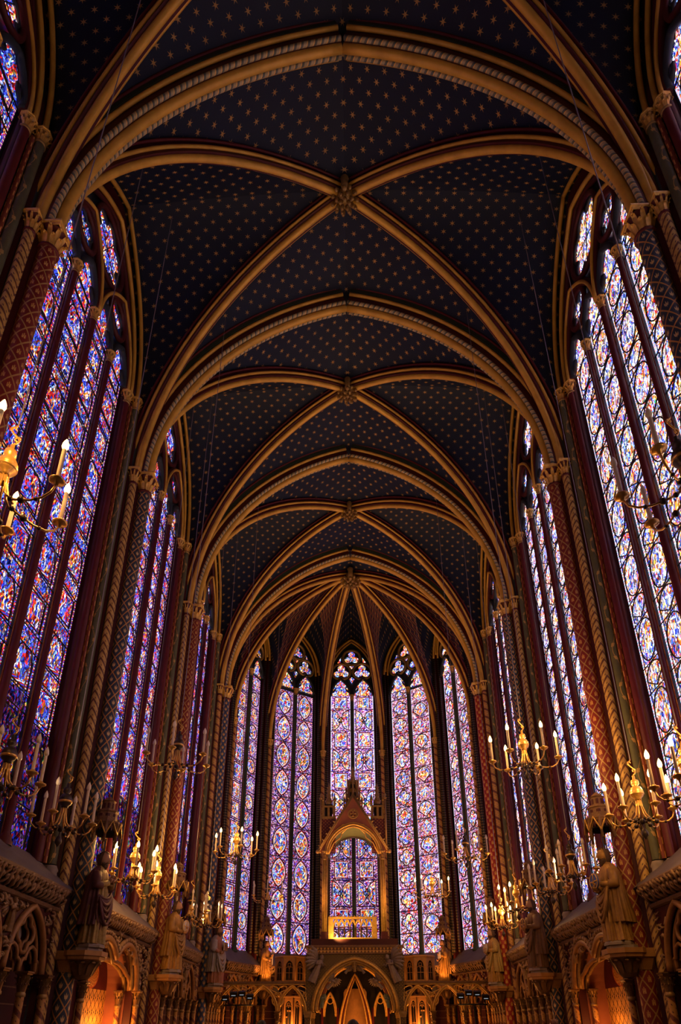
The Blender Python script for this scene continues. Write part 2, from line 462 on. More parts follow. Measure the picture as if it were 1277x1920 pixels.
def put(name, me, parent=None, label=None, cat=None, group=None, kind=None, mat=None, loc=None, rz=None):
    o = bpy.data.objects.new(name, me); COL.objects.link(o)
    if parent is not None: o.parent = parent
    if mat is not None: o.matrix_local = mat
    if loc is not None: o.location = loc
    if rz is not None: o.rotation_euler = (0, 0, rz)
    for k, v in (('label', label), ('category', cat), ('group', group), ('kind', kind)):
        if v: o[k] = v
    return o
def empty(name, loc=(0, 0, 0), rz=0.0, **kw):
    o = put(name, None, loc=loc, rz=rz, **kw); o.empty_display_size = 0.1
    return o
def copy_tree(o, parent=None):
    c = o.copy(); COL.objects.link(c); c.parent = parent
    for ch in o.children: copy_tree(ch, c)
    return c
def mb(mats, fn, name='mesh'):
    b = MB(); fn(b); return b.mesh(name, mats)

def arc(p0, p1, n=24):
    """points of a circular arc that leaves p0 vertically and ends at apex p1"""
    p0 = np.array(p0, float); p1 = np.array(p1, float)
    d = p1[:2]-p0[:2]; L = np.linalg.norm(d); h = p1[2]-p0[2]; d = d/L
    R = (L*L+h*h)/(2*L); th = math.atan2(h, R-L)
    out = []
    for i in range(n+1):
        t = th*i/n
        q = R-R*math.cos(t); out.append([p0[0]+d[0]*q, p0[1]+d[1]*q, p0[2]+R*math.sin(t)])
    return np.array(out)
def at_z(curve, z):
    zz = curve[:, 2]
    return np.array([np.interp(z, zz, curve[:, k]) for k in range(3)])
def arch2(hw, z0, rise, n=12):
    """pointed arch outline (a,z) from left spring over the apex to the right spring"""
    R = (hw*hw+rise*rise)/(2*hw); th = math.atan2(rise, R-hw)
    L = [(-hw+R-R*math.cos(th*i/n), z0+R*math.sin(th*i/n)) for i in range(n+1)]
    return L + [(-a, z) for a, z in L[-2::-1]]
def circ2(cx, cz, r, n=24): return [(cx+r*math.cos(2*PI*i/n), cz+r*math.sin(2*PI*i/n)) for i in range(n)]
def foil2(cx, cz, r, k=4, n=40, rot=0.0, depth=0.30):
    out = []; dl = {3: 0.50, 4: 0.54}.get(k, 0.64); rho = 1-dl
    for i in range(n):
        t = 2*PI*i/n
        ph = (t-rot+PI/k) % (2*PI/k)-PI/k
        q = r*(dl*math.cos(ph)+math.sqrt(max(0.0, rho*rho-(dl*math.sin(ph))**2)))
        out.append((cx+q*math.cos(t), cz+q*math.sin(t)))
    return out
def offset_curve(P, side, a, b):
    """shift a planar arch curve: a along the constant side vector, b along the outward normal"""
    P = np.array(P, float); side = np.array(side, float)
    T = np.gradient(P, axis=0); T /= np.linalg.norm(T, axis=1)[:, None]
    Nn = np.cross(side, T)
    if Nn[len(P)//2][2] < 0: Nn = -Nn
    return P + side*a + Nn*b
def sweep_rect(b, P, side, a0, a1, b0, b1, mat=0):
    A = [offset_curve(P, side, a, q) for a, q in ((a0, b0), (a1, b0), (a1, b1), (a0, b1))]
    n = len(P); vs = [A[k][i] for i in range(n) for k in range(4)]
    fs = [(i*4+k, i*4+(k+1) % 4, (i+1)*4+(k+1) % 4, (i+1)*4+k) for i in range(n-1) for k in range(4)]
    b.add(vs, fs, mat, None, False)

# ------------------------------------------------------------------ measured plan (metres)
YP = [-4.57, 1.04, 6.652, 12.263, 17.875, 23.486]     # nave piers
XP = 5.0
ZC = 13.97          # top of the main capitals
ZH = 16.2           # top of the window-jamb capitals
ZB = 20.49          # bosses
ZA = 20.31          # underside of the transverse arches at the apex
XG = 5.74           # glass plane
APV = [(5.0, 23.486), (5.0, 25.57), (3.78, 27.96), (1.41, 29.40)]
APB = (0.0, 25.0, 20.45)

# ------------------------------------------------------------------ floor, walls
fl = MB(); fl.box(-7, 7, -6, 32, -0.3, 0.0)
put('floor', fl.mesh('floor', ['floor_stone']), kind='structure')
def wall(name, fn, mats=('wall_red',)):
    b = MB(); fn(b); return put(name, b.mesh(name, mats), kind='structure')
walls = {}
for s, nm in ((-1, 'wall_left'), (1, 'wall_right')):
    walls[s] = wall(nm, lambda b: b.box(*sorted((s*5.95, s*6.4)), YP[0]-0.4, 25.9, 0, 21.6))
walls['back'] = wall('wall_back', lambda b: b.box(-6.4, 6.4, YP[0]-0.8, YP[0]-0.4, 0, 21.6))
def apse_wall(b):
    ring = [(s*x, y) for s, L in ((-1, APV[1:]), (1, APV[:0:-1])) for x, y in L]
    out, inn = [], []
    for x, y in ring:
        d = Vector((x, y-25.0)).normalized()
        inn.append((x+d.x*0.62, y+d.y*0.62)); out.append((x+d.x*1.0, y+d.y*1.0))
    k = len(ring)
    for i in range(k-1):
        vs = [(*p, z) for z in (0, 21.6) for p in (inn[i], inn[i+1], out[i+1], out[i])]
        b.add(vs, [(0, 3, 2, 1), (4, 5, 6, 7), (0, 1, 5, 4), (2, 3, 7, 6), (1, 2, 6, 5), (3, 0, 4, 7)])
walls['apse'] = wall('wall_apse', apse_wall)

# ------------------------------------------------------------------ vault
ceil = empty('ceiling', kind='structure')
def web(b, A, B, uvf, n=26, m=8, mat=0, f0=0.0, f1=1.0):
    """surface between two rising curves, rows at equal height fraction"""
    G, U = [], []
    za0, za1, zb0, zb1 = A[0][2], A[-1][2], B[0][2], B[-1][2]
    L = 0; prev = None
    for i in range(n+1):
        g = math.sin(PI/2*i/n)
        p = at_z(A, za0+(za1-za0)*g) if i < n else A[-1]
        q = at_z(B, zb0+(zb1-zb0)*g) if i < n else B[-1]
        mid = (p+q)/2
        if prev is not None: L += np.linalg.norm(mid-prev)
        prev = mid
        row, ru = [], []
        for j in range(m+1):
            t = f0+(f1-f0)*j/m
            w = p*(1-t)+q*t
            w = w+np.array([0, 0, 0.10*math.sin(PI*t)*g])
            row.append(w); ru.append(uvf(w, L) if uvf else (float(np.linalg.norm(w-p)), L))
        G.append(row); U.append(ru)
    b.grid(G, U, mat)
def rib_set(b_parts, P, side, big):
    if big:
        b_parts['body'].append((P, side))
rib_meshes = {}
LIFT = 0.42
def arc_off(p0, p1, off, n=28):
    """the arc of arc(p0, p1) moved outwards by off about the same centre, cut where it meets the apex line"""
    p0 = np.array(p0, float); p1 = np.array(p1, float)
    d = p1[:2]-p0[:2]; L = np.linalg.norm(d); h = p1[2]-p0[2]; d = d/L
    R = (L*L+h*h)/(2*L); R2 = R+off; th = math.acos(max(-1, min(1, (R-L)/R2)))
    return np.array([[p0[0]+d[0]*(R-R2*math.cos(th*i/n)), p0[1]+d[1]*(R-R2*math.cos(th*i/n)), p0[2]+R2*math.sin(th*i/n)] for i in range(n+1)])
def make_rib(key, halves, side_of, spec):
    """spec: list of (part, material, kind, args)"""
    out = []
    for part, mat, kind, args in spec:
        b = MB()
        for P in halves:
            sd = side_of(P)
            if kind == 'roll':
                a, q, r, n = args; b.tube(offset_curve(P, sd, a, q), r, n)
            else:
                a0, a1, b0, b1 = args; sweep_rect(b, P, sd, a0, a1, b0, b1)
        out.append((part, b.mesh(part, [mat])))
    rib_meshes[key] = out
TRANS = [('rib_body', 'red_dark', 'rect', (-0.19, 0.19, 0.11, 0.50)), ('hollow', 'green_dark', 'rect', (-0.29, 0.29, 0.40, 0.62)),
         ('soffit_roll', 'gold_rib', 'roll', (0, 0.085, 0.095, 14)),
         ('rope_roll', 'rope', 'roll', (0.15, 0.13, 0.052, 10)), ('rope_roll', 'rope', 'roll', (-0.15, 0.13, 0.052, 10)),
         ('side_roll', 'gold_rib', 'roll', (0.245, 0.34, 0.05, 10)), ('side_roll', 'gold_rib', 'roll', (-0.245, 0.34, 0.05, 10)),
         ('fillet', 'red_mid', 'roll', (0.30, 0.56, 0.035, 6)), ('fillet', 'red_mid', 'roll', (-0.30, 0.56, 0.035, 6))]
DIAG = [('rib_body', 'red_dark', 'rect', (-0.13, 0.13, 0.10, 0.42)), ('soffit_roll', 'gold_rib', 'roll', (0, 0.08, 0.082, 12)),
        ('side_roll', 'gold_rib', 'roll', (0.145, 0.21, 0.042, 8)), ('side_roll', 'gold_rib', 'roll', (-0.145, 0.21, 0.042, 8)),
        ('fillet', 'red_mid', 'roll', (0.18, 0.36, 0.035, 6)), ('fillet', 'red_mid', 'roll', (-0.18, 0.36, 0.035, 6))]
def plan_side(P):
    d = P[-1][:2]-P[0][:2]; d = d/np.linalg.norm(d)
    return np.array([-d[1], d[0], 0])
HB = 5.6115/2
make_rib('trans', [arc((s*4.88, 0, ZC), (0, 0, ZA)) for s in (-1, 1)], plan_side, TRANS)
def diag_curve(sx, sy): return arc((sx*5.10, sy*(-HB+0.22), ZC), (0, 0, ZB-0.12))
make_rib('diag', [diag_curve(sx, sx) for sx in (-1, 1)], plan_side, DIAG)
make_rib('diag2', [diag_curve(sx, -sx) for sx in (-1, 1)], plan_side, DIAG)
def wall_curve(sx, sy, x=5.5, g=0.42):
    c = arc((sx*x, sy*(-HB+g), ZH), (sx*x, 0, 20.25))
    return np.vstack([[[sx*x, sy*(-HB+g), ZC]], c])
WR = [('wall_roll', 'gold_rib', 'roll', (0, 0, 0.055, 8)), ]
def wall_rib_mesh(sx):
    b = MB()
    for sy in (-1, 1):
        for x, g, r in ((5.42, 0.44, 0.055), (5.62, 0.62, 0.05)):
            c = arc((sx*x, sy*(-HB+g), ZH), (sx*x, 0, 20.22-(g-0.44)*1.6))
            b.tube(c, r, 8)
    return b.mesh('wall_rib', ['gold_rib'])
wallrib = {s: wall_rib_mesh(s) for s in (-1, 1)}
def up(c, d): return c+np.array([0, 0, d])
def trans_web():
    b = MB()
    for sx in (-1, 1):
        for sy in (-1, 1):
            A = arc_off((sx*4.88, sy*(-HB), ZC), (0, sy*(-HB), ZA), 0.50)
            B = arc_off((sx*5.10, sy*(-HB+0.22), ZC), (0, 0, ZB-0.12), 0.36)
            web(b, A, B, lambda w, L: (w[1], L*sx))
    return b.mesh('web', ['vault'])
def side_web(sx):
    b = MB()
    for sy in (-1, 1):
        A = wall_curve(sx, sy, 5.55, 0.36); A = A + np.array([0, 0, 0.0])
        B = arc_off((sx*5.10, sy*(-HB+0.22), ZC), (0, 0, ZB-0.12), 0.36)
        web(b, A, B, lambda w, L: (w[0], L*sy))
        # strip that closes the web against the wall
        C = A + np.array([sx*0.6, 0, 0.0])
        web(b, A, C, lambda w, L: (w[0], L*sy), m=1, mat=1)
    return b.mesh('web', ['vault', 'red_dark'])
tw = trans_web(); sw = {s: side_web(s) for s in (-1, 1)}
def boss_mesh():
    b = MB()
    b.lathe([(0.0, -0.20), (0.12, -0.19), (0.20, -0.12), (0.23, 0.0), (0.20, 0.15), (0.1, 0.3)], n=14)
    for k, rr, nn, z in ((0, 0.25, 11, -0.02), (1, 0.17, 8, -0.14), (2, 0.09, 5, -0.2)):
        for j in range(nn):
            a = 2*PI*(j+0.4*k)/nn
            c = (rr*math.cos(a), rr*math.sin(a), z)
            b.tube([c, (c[0]*1.22, c[1]*1.22, z-0.05), (c[0]*1.28, c[1]*1.28, z-0.11), (c[0]*1.12, c[1]*1.12, z-0.13)], [0.05, 0.05, 0.04, 0.02], 6)
    return b.mesh('boss', ['gilt_dark'])
bossm = boss_mesh()
def boss_figure():
    b = MB()
    b.lathe([(0.0, -0.26), (0.07, -0.24), (0.09, -0.12), (0.08, 0.02), (0.11, 0.12), (0.05, 0.2)], n=10)
    b.sphere((0, -0.02, -0.32), 0.065)
    return b.mesh('boss_figure', ['gilt_dark'])
bossf = boss_figure()
for i in range(5):
    y0, y1 = YP[i], YP[i+1]; ym = (y0+y1)/2
    if i < 4 or True:
        vb = put('vault_bay', tw, ceil, loc=(0, ym, 0))
        for s in (-1, 1):
            put('side_web', sw[s], vb); put('wall_rib', wallrib[s], vb)
        for key in ('diag', 'diag2'):
            r = empty('diagonal_rib', (0, ym, 0), parent=ceil)
            for part, me in rib_meshes[key]: put(part, me, r)
        bo = put('boss', bossm, ceil, loc=(0, ym, ZB-0.10))
        put('boss_figure', bossf, bo, loc=(0, -0.30, 0.12))
for i in range(1, 6):
    r = empty('transverse_rib', (0, YP[i], 0), parent=ceil)
    for part, me in rib_meshes['trans']: put(part, me, r)

# apse vault
ring = [(-x, y) for x, y in APV] + [(x, y) for x, y in APV[::-1]]     # eight corners, first and last are the nave piers
ZV = 13.60; ZV2 = 17.7
def inward(p, d):
    v = Vector((p[0]-APB[0], p[1]-APB[1])).normalized(); return (p[0]-v.x*d, p[1]-v.y*d)
for i in range(1, 7):
    p = inward(ring[i], 0.06)
    P = arc((p[0], p[1], ZV), (APB[0]+(p[0]-APB[0])*0.03, APB[1]+(p[1]-APB[1])*0.03, APB[2]-0.1))
    make_rib('apse%d' % i, [P], plan_side, DIAG)
    r = empty('apse_rib', parent=ceil)
    for part, me in rib_meshes['apse%d' % i]: put(part, me, r)
ab = put('apse_vault', None, ceil)
for i in range(7):
    p, q = ring[i], ring[i+1]
    mid = ((p[0]+q[0])/2, (p[1]+q[1])/2)
    v = Vector((mid[0], mid[1]-25.0)).normalized(); mid_o = (mid[0]+v.x*0.12, mid[1]+v.y*0.12)
    b = MB()
    for a in (p, q):
        d = Vector((mid[0]-a[0], mid[1]-a[1])).normalized()
        a0 = (a[0]+d.x*0.12+v.x*0.1, a[1]+d.y*0.12+v.y*0.1)
        z0 = ZV if i not in (0, 6) else ZV
        A = np.vstack([[[a0[0], a0[1], z0]], arc((a0[0], a0[1], ZV2), (mid_o[0], mid_o[1], 20.05))])
        R = arc_off((inward(a, 0.06)[0], inward(a, 0.06)[1], z0), (APB[0], APB[1], APB[2]-0.1), 0.36)
        sgn = 1 if a is p else -1
        inner = (a is q) if i < 3 else ((a is p) if i > 3 else False)
        f_ = 0.62 if inner else 0.06
        web(b, R, A, None, mat=1, f0=0.0, f1=f_, m=4)
        web(b, R, A, None, mat=0, f0=f_, f1=1.0, m=6)
        C = A + np.array([v.x*0.6, v.y*0.6, 0])
        web(b, A, C, lambda w, L: (w[0]*d.x+w[1]*d.y, L*sgn), mat=2, m=1)
        b2 = MB()
    put('apse_web', b.mesh('apse_web', ['vault', 'scroll', 'red_dark']), ab)
    b = MB()
    for a in (p, q):
        d = Vector((mid[0]-a[0], mid[1]-a[1])).normalized()
        for off, out, r in ((0.20, 0.10, 0.05), (0.30, 0.26, 0.045)):
            a0 = (a[0]+d.x*off+v.x*out, a[1]+d.y*off+v.y*out); m0 = (mid[0]+v.x*out, mid[1]+v.y*out)
            b.tube(arc((*a0, ZV2), (*m0, 20.0-off*0.6)), r, 8)
            b.tube([(*a0, 4.3), (*a0, ZV2)], r, 8, mat=1)
    put('wall_rib', b.mesh('wall_rib', ['gold_rib', 'bead']), ab)
bo = put('boss', bossm, ceil, loc=(APB[0], APB[1], APB[2]-0.12)); bo.scale = (1.35, 1.35, 1.2)
put('boss_figure', bossf, bo, loc=(0, -0.30, 0.12))
# webs and ribs between the last transverse arch and the apse boss
b = MB()
for s in (-1, 1):
    A = arc_off((s*4.88, YP[5], ZC), (0, YP[5], ZA), 0.50)
    B = arc_off((s*4.95, YP[5]+0.25, ZC-0.1), (APB[0], APB[1], APB[2]-0.1), 0.36)
    web(b, A, B, lambda w, L: (w[1], L*s))
    P = arc((s*4.95, YP[5]+0.25, ZC-0.1), (APB[0]+s*0.14, APB[1]-0.04, APB[2]-0.1))
    make_rib('apse_first', [P], plan_side, DIAG)
    r = empty('apse_rib', parent=ceil)
    for part, me in rib_meshes['apse_first']: put(part, me, r)
put('apse_web', b.mesh('apse_web', ['vault']), ab)

# ------------------------------------------------------------------ capitals and piers
def leaf_curl(b, c, a, h, out, w=0.06, mat=0):
    """one crocket leaf: rises from c, leaning outwards along angle a"""
    ca, sa = math.cos(a), math.sin(a)
    prof = [(0.0, 0.0, w*0.55), (out*0.25, h*0.35, w*0.9), (out*0.6, h*0.75, w), (out*1.0, h*0.98, w*0.75), (out*1.15, h*0.88, w*0.45), (out*1.0, h*0.78, w*0.1)]
    G = []
    for o, z, hw in prof:
        G.append([(c[0]+ca*o-sa*t*hw, c[1]+sa*o+ca*t*hw, c[2]+z-abs(t)*hw*0.35) for t in (-1, -0.4, 0, 0.4, 1)])
    b.grid(G, None, mat)
def capital(b, c, r, top_r, h, n=8, leaf=True, square=True, mats=(0, 1)):
    """bell, ring, two tiers of leaves and an abacus; c is the base centre"""
    b.lathe([(r*1.02, -0.03), (r*1.22, -0.02), (r*1.22, 0.02), (r*1.02, 0.03), (r*1.0, h*0.15), (r*1.1, h*0.5), (top_r*0.8, h*0.86), (top_r*0.85, h*0.86)], c, 16, mats[1])
    k = 10
    if leaf:
        for j in range(k):
            a = 2*PI*(j+0.5)/k
            leaf_curl(b, (c[0]+r*0.98*math.cos(a), c[1]+r*0.98*math.sin(a), c[2]+0.04), a, h*0.40, top_r*0.26, r*0.27, mats[0])
            b.sphere((c[0]+(r+top_r*0.30)*math.cos(a), c[1]+(r+top_r*0.30)*math.sin(a), c[2]+0.02+h*0.38), r*0.15, 5, 4, mats[0])
        for j in range(k):
            a = 2*PI*j/k
            leaf_curl(b, (c[0]+r*0.98*math.cos(a), c[1]+r*0.98*math.sin(a), c[2]+h*0.12), a, h*0.64, (top_r-r)*0.85, r*0.26, mats[0])
            b.sphere((c[0]+(r+(top_r-r)*0.98)*math.cos(a), c[1]+(r+(top_r-r)*0.98)*math.sin(a), c[2]+h*0.73), r*0.17, 5, 4, mats[0])
    m = 4 if square else 8
    q = top_r*(1.25 if square else 1.06)
    rot = PI/4 if square else PI/8
    b.lathe([(q*0.80, h*0.84), (q*0.86, h*0.86), (q*0.90, h*0.91), (q*1.0, h*0.93), (q*1.0, h), (0.001, h)], c, m, mats[0], False, rot)
def shaft_base(b, c, r, mat=0):
    b.lathe([(r*1.9, 0), (r*1.9, 0.10), (r*1.6, 0.13), (r*1.7, 0.18), (r*1.25, 0.24), (r*1.35, 0.28), (r, 0.32)], c, 14, mat)
def col_mesh(name, r, z0, z1, mat, n=20):
    b = MB(); b.lathe([(r, z0), (r, z1)], (0, 0, 0), n); return b.mesh(name, [mat])
CAP = {}
def capm(key, r, tr, h, square=True, mats=('gilt', 'gilt_dark')):
    if key not in CAP:
        b = MB(); capital(b, (0, 0, 0), r, tr, h, square=square); CAP[key] = b.mesh('capital', list(mats))
    return CAP[key]
capm('main', 0.15, 0.27, 0.54, True, ('gilt', 'red_mid')); capm('mid', 0.085, 0.16, 0.46, True, ('gilt', 'red_mid'))
capm('high', 0.085, 0.15, 0.36, False); capm('mull', 0.07, 0.12, 0.32, False); capm('col', 0.07, 0.15, 0.34, True, ('bronze', 'gilt_dark'))
SHAFTS = {k: col_mesh('painted_shaft', 0.15, 0, 13.43, k, 24) for k in ('red_castle', 'blue_fleur', 'blue_semy', 'red_semy')}
CHEV = {k: col_mesh('chevron_shaft', 0.088, 0, 13.51, k) for k in ('chevron', 'spiral')}
GREEN = col_mesh('green_shaft', 0.085, 4.28, 15.84, 'vine_green')
JAMB = col_mesh('jamb_shaft', 0.085, 4.28, 15.84, 'red_mid')
CHAIN = col_mesh('chain_moulding', 0.045, 4.28, 15.84, 'chain', 10)
def pier_core():
    b = MB()
    prof = [(0.10, 0.10), (0.22, 0.19), (0.30, 0.32), (0.40, 0.36), (0.48, 0.50), (0.55, 0.56), (0.62, 0.70), (1.0, 0.72)]
    poly = [(d, -h) for d, h in prof] + [(d, h) for d, h in prof[::-1]]
    k = len(poly)
    vs = [(d, h, z) for z in (0, 17.6) for d, h in poly]
    for i in range(k):
        b.add([vs[i], vs[(i+1) % k], vs[k+(i+1) % k], vs[k+i]], [(0, 1, 2, 3)], (1 if i in (1, 3, 5, 11, 9, 13) else 0) if i not in (0, 14) else 0)
    for sy in (-1, 1):                       # plinths of the window shafts
        b.lathe([(0.13, 3.6), (0.13, 4.12), (0.12, 4.14), (0.14, 4.18), (0.10, 4.26)], (0.41, sy*0.44, 0), 8, 2)
        b.lathe([(0.13, 3.6), (0.13, 4.12), (0.12, 4.14), (0.14, 4.18), (0.10, 4.26)], (0.58, sy*0.66, 0), 8, 2)
    return b.mesh('pier_core', ['red_dark', 'blue_black', 'stone_grey'])
CORE = pier_core()
def console_mesh():
    b = MB()
    b.lathe([(0.10, -0.42), (0.16, -0.36), (0.20, -0.22), (0.30, -0.10)], (-0.28, 0, 0), 10, 1)
    for j in range(10):
        leaf_curl(b, (-0.28+0.17*math.cos(2*PI*j/10), 0.17*math.sin(2*PI*j/10), -0.34), 2*PI*j/10, 0.22, 0.12, 0.06, 1)
    b.lathe([(0.30, -0.12), (0.36, -0.10), (0.37, -0.05), (0.40, -0.04), (0.40, 0.04), (0.001, 0.04)], (-0.26, 0, 0), 8, 0, False, PI/8)
    b.lathe([(0.17, -0.30), (0.26, -0.12), (0.30, -0.10), (0.30, 0.04), (0.001, 0.04)], (0, 0, 0), 8, 0, False, PI/8)
    b.lathe([(0.27, 0.04), (0.26, 0.10), (0.001, 0.10)], (-0.30, 0, 0), 8, 2, False, PI/8)
    return b.mesh('console', ['wood_gilt', 'bronze', 'stone_grey'])
CONSOLE = console_mesh()
def canopy_mesh():
    b = MB()
    c = (-0.30, 0, 0)
    # gabled pendants round the rim, a ring of little windows and a turret
    n = 8; R = 0.29
    for j in range(n):
        a0, a1 = 2*PI*(j-0.5)/n, 2*PI*(j+0.5)/n
        p0 = Vector((c[0]+R*math.cos(a0), R*math.sin(a0), 0)); p1 = Vector((c[0]+R*math.cos(a1), R*math.sin(a1), 0))
        def ax(a, z, w):
            p = p0.lerp(p1, a); k = 1-w/R; return (c[0]+(p.x-c[0])*k, p.y*k, z)
        b.prism([(0, -0.18), (0.12, 0.0), (0.5, 0.10), (0.88, 0.0), (1, -0.18), (1, 0.16), (0, 0.16)], 0, 0.03, ax, 0)
        b.tube([ax(0.0, -0.06, -0.02), ax(0.5, 0.20, -0.02), ax(1.0, -0.06, -0.02)], 0.018, 5, 3)
        for t in (0.25, 0.5, 0.75): b.prism([(t-0.07, 0.02 if t == 0.5 else 0.08), (t+0.07, 0.02 if t == 0.5 else 0.08), (t+0.07, 0.14), (t-0.07, 0.14)], -0.004, 0, ax, 2)
        b.tube([(c[0]+R*math.cos(a0), R*math.sin(a0), -0.2), (c[0]+R*math.cos(a0), R*math.sin(a0), 0.24)], [0.028, 0.012], 5, 0)
    b.lathe([(R, 0.16), (R*1.05, 0.18), (R*1.05, 0.21), (0.2, 0.22), (0.19, 0.40), (0.21, 0.42), (0.2, 0.45), (0.12, 0.46), (0.12, 0.62), (0.14, 0.64), (0.02, 0.74)], c, 8, 0, False, PI/8)
    for rr, z0, z1 in ((0.185, 0.26, 0.37), (0.115, 0.49, 0.59)):
        for j in range(8):
            a = 2*PI*j/8; d = rr*0.94
            x, y = c[0]+d*math.cos(a), d*math.sin(a)
            tx, ty = -math.sin(a), math.cos(a)
            for o in (-0.3, 0.3):
                w = rr*0.13
                b.add([(x+tx*(o*rr-w)+0.006*math.cos(a), y+ty*(o*rr-w)+0.006*math.sin(a), z0), (x+tx*(o*rr+w)+0.006*math.cos(a), y+ty*(o*rr+w)+0.006*math.sin(a), z0),
                       (x+tx*(o*rr+w)+0.006*math.cos(a), y+ty*(o*rr+w)+0.006*math.sin(a), z1), (x+tx*(o*rr-w)+0.006*math.cos(a), y+ty*(o*rr-w)+0.006*math.sin(a), z1)], [(0, 1, 2, 3)], 2)
    b.lathe([(R*0.98, 0.0), (R*0.6, 0.1), (0.01, 0.14)], c, 8, 1, False, PI/8)
    b.box(c[0], 0, -0.1, 0.1, 0.2, 0.3, 0)
    return b.mesh('canopy', ['stone_brown', 'dark_hollow', 'red_dark', 'gilt'])
CANOPY = canopy_mesh()
def pier(s, y, paint, chev, label, furnished=True):
    p = empty('clustered_pier', (s*XP, y, 0), 0 if s > 0 else PI, label=label, cat='pillar', group='painted nave pillars')
    put('pier_core', CORE, p)
    put('painted_shaft', SHAFTS[paint], p)
    put('capital', CAP['main'], p, loc=(0, 0, 13.43))
    for sy in (-1, 1):
        put('chevron_shaft', CHEV[chev], p, loc=(0.21, sy*0.27, 0)); put('capital', CAP['mid'], p, loc=(0.21, sy*0.27, 13.51))
        put('green_shaft', GREEN, p, loc=(0.41, sy*0.44, 0)); put('capital', CAP['high'], p, loc=(0.41, sy*0.44, 15.84))
        put('jamb_shaft', JAMB, p, loc=(0.58, sy*0.665, 0)); put('capital', CAP['high'], p, loc=(0.58, sy*0.665, 15.84))
        put('chain_moulding', CHAIN, p, loc=(0.49, sy*0.555, 0))
    if furnished:
        put('console', CONSOLE, p, loc=(0, 0, 2.79), label='eight-sided carved corbel shelf')
        put('canopy', CANOPY, p, loc=(0, 0, 4.95), label='small carved tower canopy with gables')
    return p
pier(-1, YP[1], 'blue_fleur', 'chevron', 'nave pillar beyond the top corner of the deep blue windows', False)
pier(1, YP[1], 'red_castle', 'chevron', 'nave pillar beyond the top corner of the pale windows', False)
pier(-1, YP[2], 'red_castle', 'chevron', 'red pillar with gold castle lattice cut by the photo edge beside the deep blue windows')
pier(1, YP[2], 'blue_fleur', 'chevron', 'blue fleur-de-lis pillar cut by the photo edge beside the pale bright windows')
pier(-1, YP[3], 'blue_fleur', 'chevron', 'blue fleur-de-lis lattice pillar behind the praying statue in the plum cloak')
pier(1, YP[3], 'red_castle', 'chevron', 'red castle lattice pillar behind the bearded statue with the blue disc')
pier(-1, YP[4], 'red_castle', 'chevron', 'red castle lattice pillar behind the gilded statue with a cross disc')
pier(1, YP[4], 'blue_fleur', 'chevron', 'dark blue lattice pillar behind the shadowed statue lit by one candle flame')
pier(-1, YP[5], 'blue_semy', 'spiral', 'blue pillar strewn with gold lilies at the mouth of the apse')
pier(1, YP[5], 'red_semy', 'spiral', 'plain red pillar strewn with gold castles at the mouth of the apse')
for s in (-1, 1):
    b = MB(); b.box(*sorted((s*5.0, s*6.0)), YP[0]-0.5, YP[0]+0.5, 0, 17)
    put('wall_pilaster', b.mesh('wall_pilaster', ['red_dark']), walls['back'])

# apse shafts
ASH = col_mesh('gilt_shaft', 0.085, 4.0, 13.2, 'spiral')
def apse_core():
    b = MB()
    b.box(0.05, 0.9, -0.24, 0.24, 0, 18.4, 0)
    b.box(0.02, 0.2, -0.13, 0.13, 0, 18.0, 1)
    for sy in (-1, 1): b.tube([(0.02, sy*0.15, 4.2), (0.02, sy*0.15, 17.6)], 0.03, 8, 2)
    return b.mesh('pier_core', ['red_dark', 'blue_black', 'bead'])
ACORE = apse_core()
alabels = ['slender gilt shaft between the angled end window of the apse and the blue lily pillar',
           'slender gilt shaft above the statue holding a cross in the apse',
           'slender gilt shaft beside the middle window next to the almond medallion window',
           'slender gilt shaft beside the middle window next to the quatrefoil medallion window',
           'slender gilt shaft above the orange statue beside the quatrefoil windows',
           'slender gilt shaft between the angled end window of the apse and the plain red pillar']
for i in range(1, 7):
    p = ring[i]; a = math.atan2(p[1]-25.0, p[0])
    e = empty('apse_shaft', (p[0], p[1], 0), a, label=alabels[i-1], cat='pillar', group='slender shafts of the apse')
    put('pier_core', ACORE, e); put('gilt_shaft', ASH, e); put('capital', CAP['high'], e, loc=(0, 0, 13.24))
    if i in (2, 5):
        put('console', CONSOLE, e, loc=(0, 0, 3.05)); put('canopy', CANOPY, e, loc=(0, 0, 5.0), label='small carved tower canopy with gables')

# ------------------------------------------------------------------ windows
def ax_win(a, z, d): return (a, d, z)      # window frame: a along, d towards the room, z up
def poly_mesh(poly, mat_n=1, inner=None, d=0.0, d2=0.006):
    """flat pane; optional inner polygon gives a border band (material 1) and field (material 0)"""
    b = MB()
    if inner is None:
        b.add([ax_win(a, z, d) for a, z in poly], [tuple(range(len(poly)))], 0, [[(a, z) for a, z in poly]])
    else:
        k = len(poly); mid = [((a*0.45+p*0.55), (z*0.45+q*0.55)) for (a, z), (p, q) in zip(poly, inner)]
        for A_, B_, da, db, mi in ((poly, mid, d, d2, 1), (mid, inner, d2, d2, 2)):
            vs = [ax_win(a, z, da) for a, z in A_] + [ax_win(a, z, db) for a, z in B_]
            b.add(vs, [(i, (i+1) % k, k+(i+1) % k, k+i) for i in range(k)], mi, [[A_[i], A_[(i+1) % k], B_[(i+1) % k], B_[i]] for i in range(k)])
        b.add([ax_win(a, z, d2) for a, z in inner], [tuple(range(k))], 0, [list(inner)])
    return b
def shrink(poly, f, c):
    return [(c[0]+(a-c[0])*f, c[1]+(z-c[1])*f) for a, z in poly]
PANES = {}
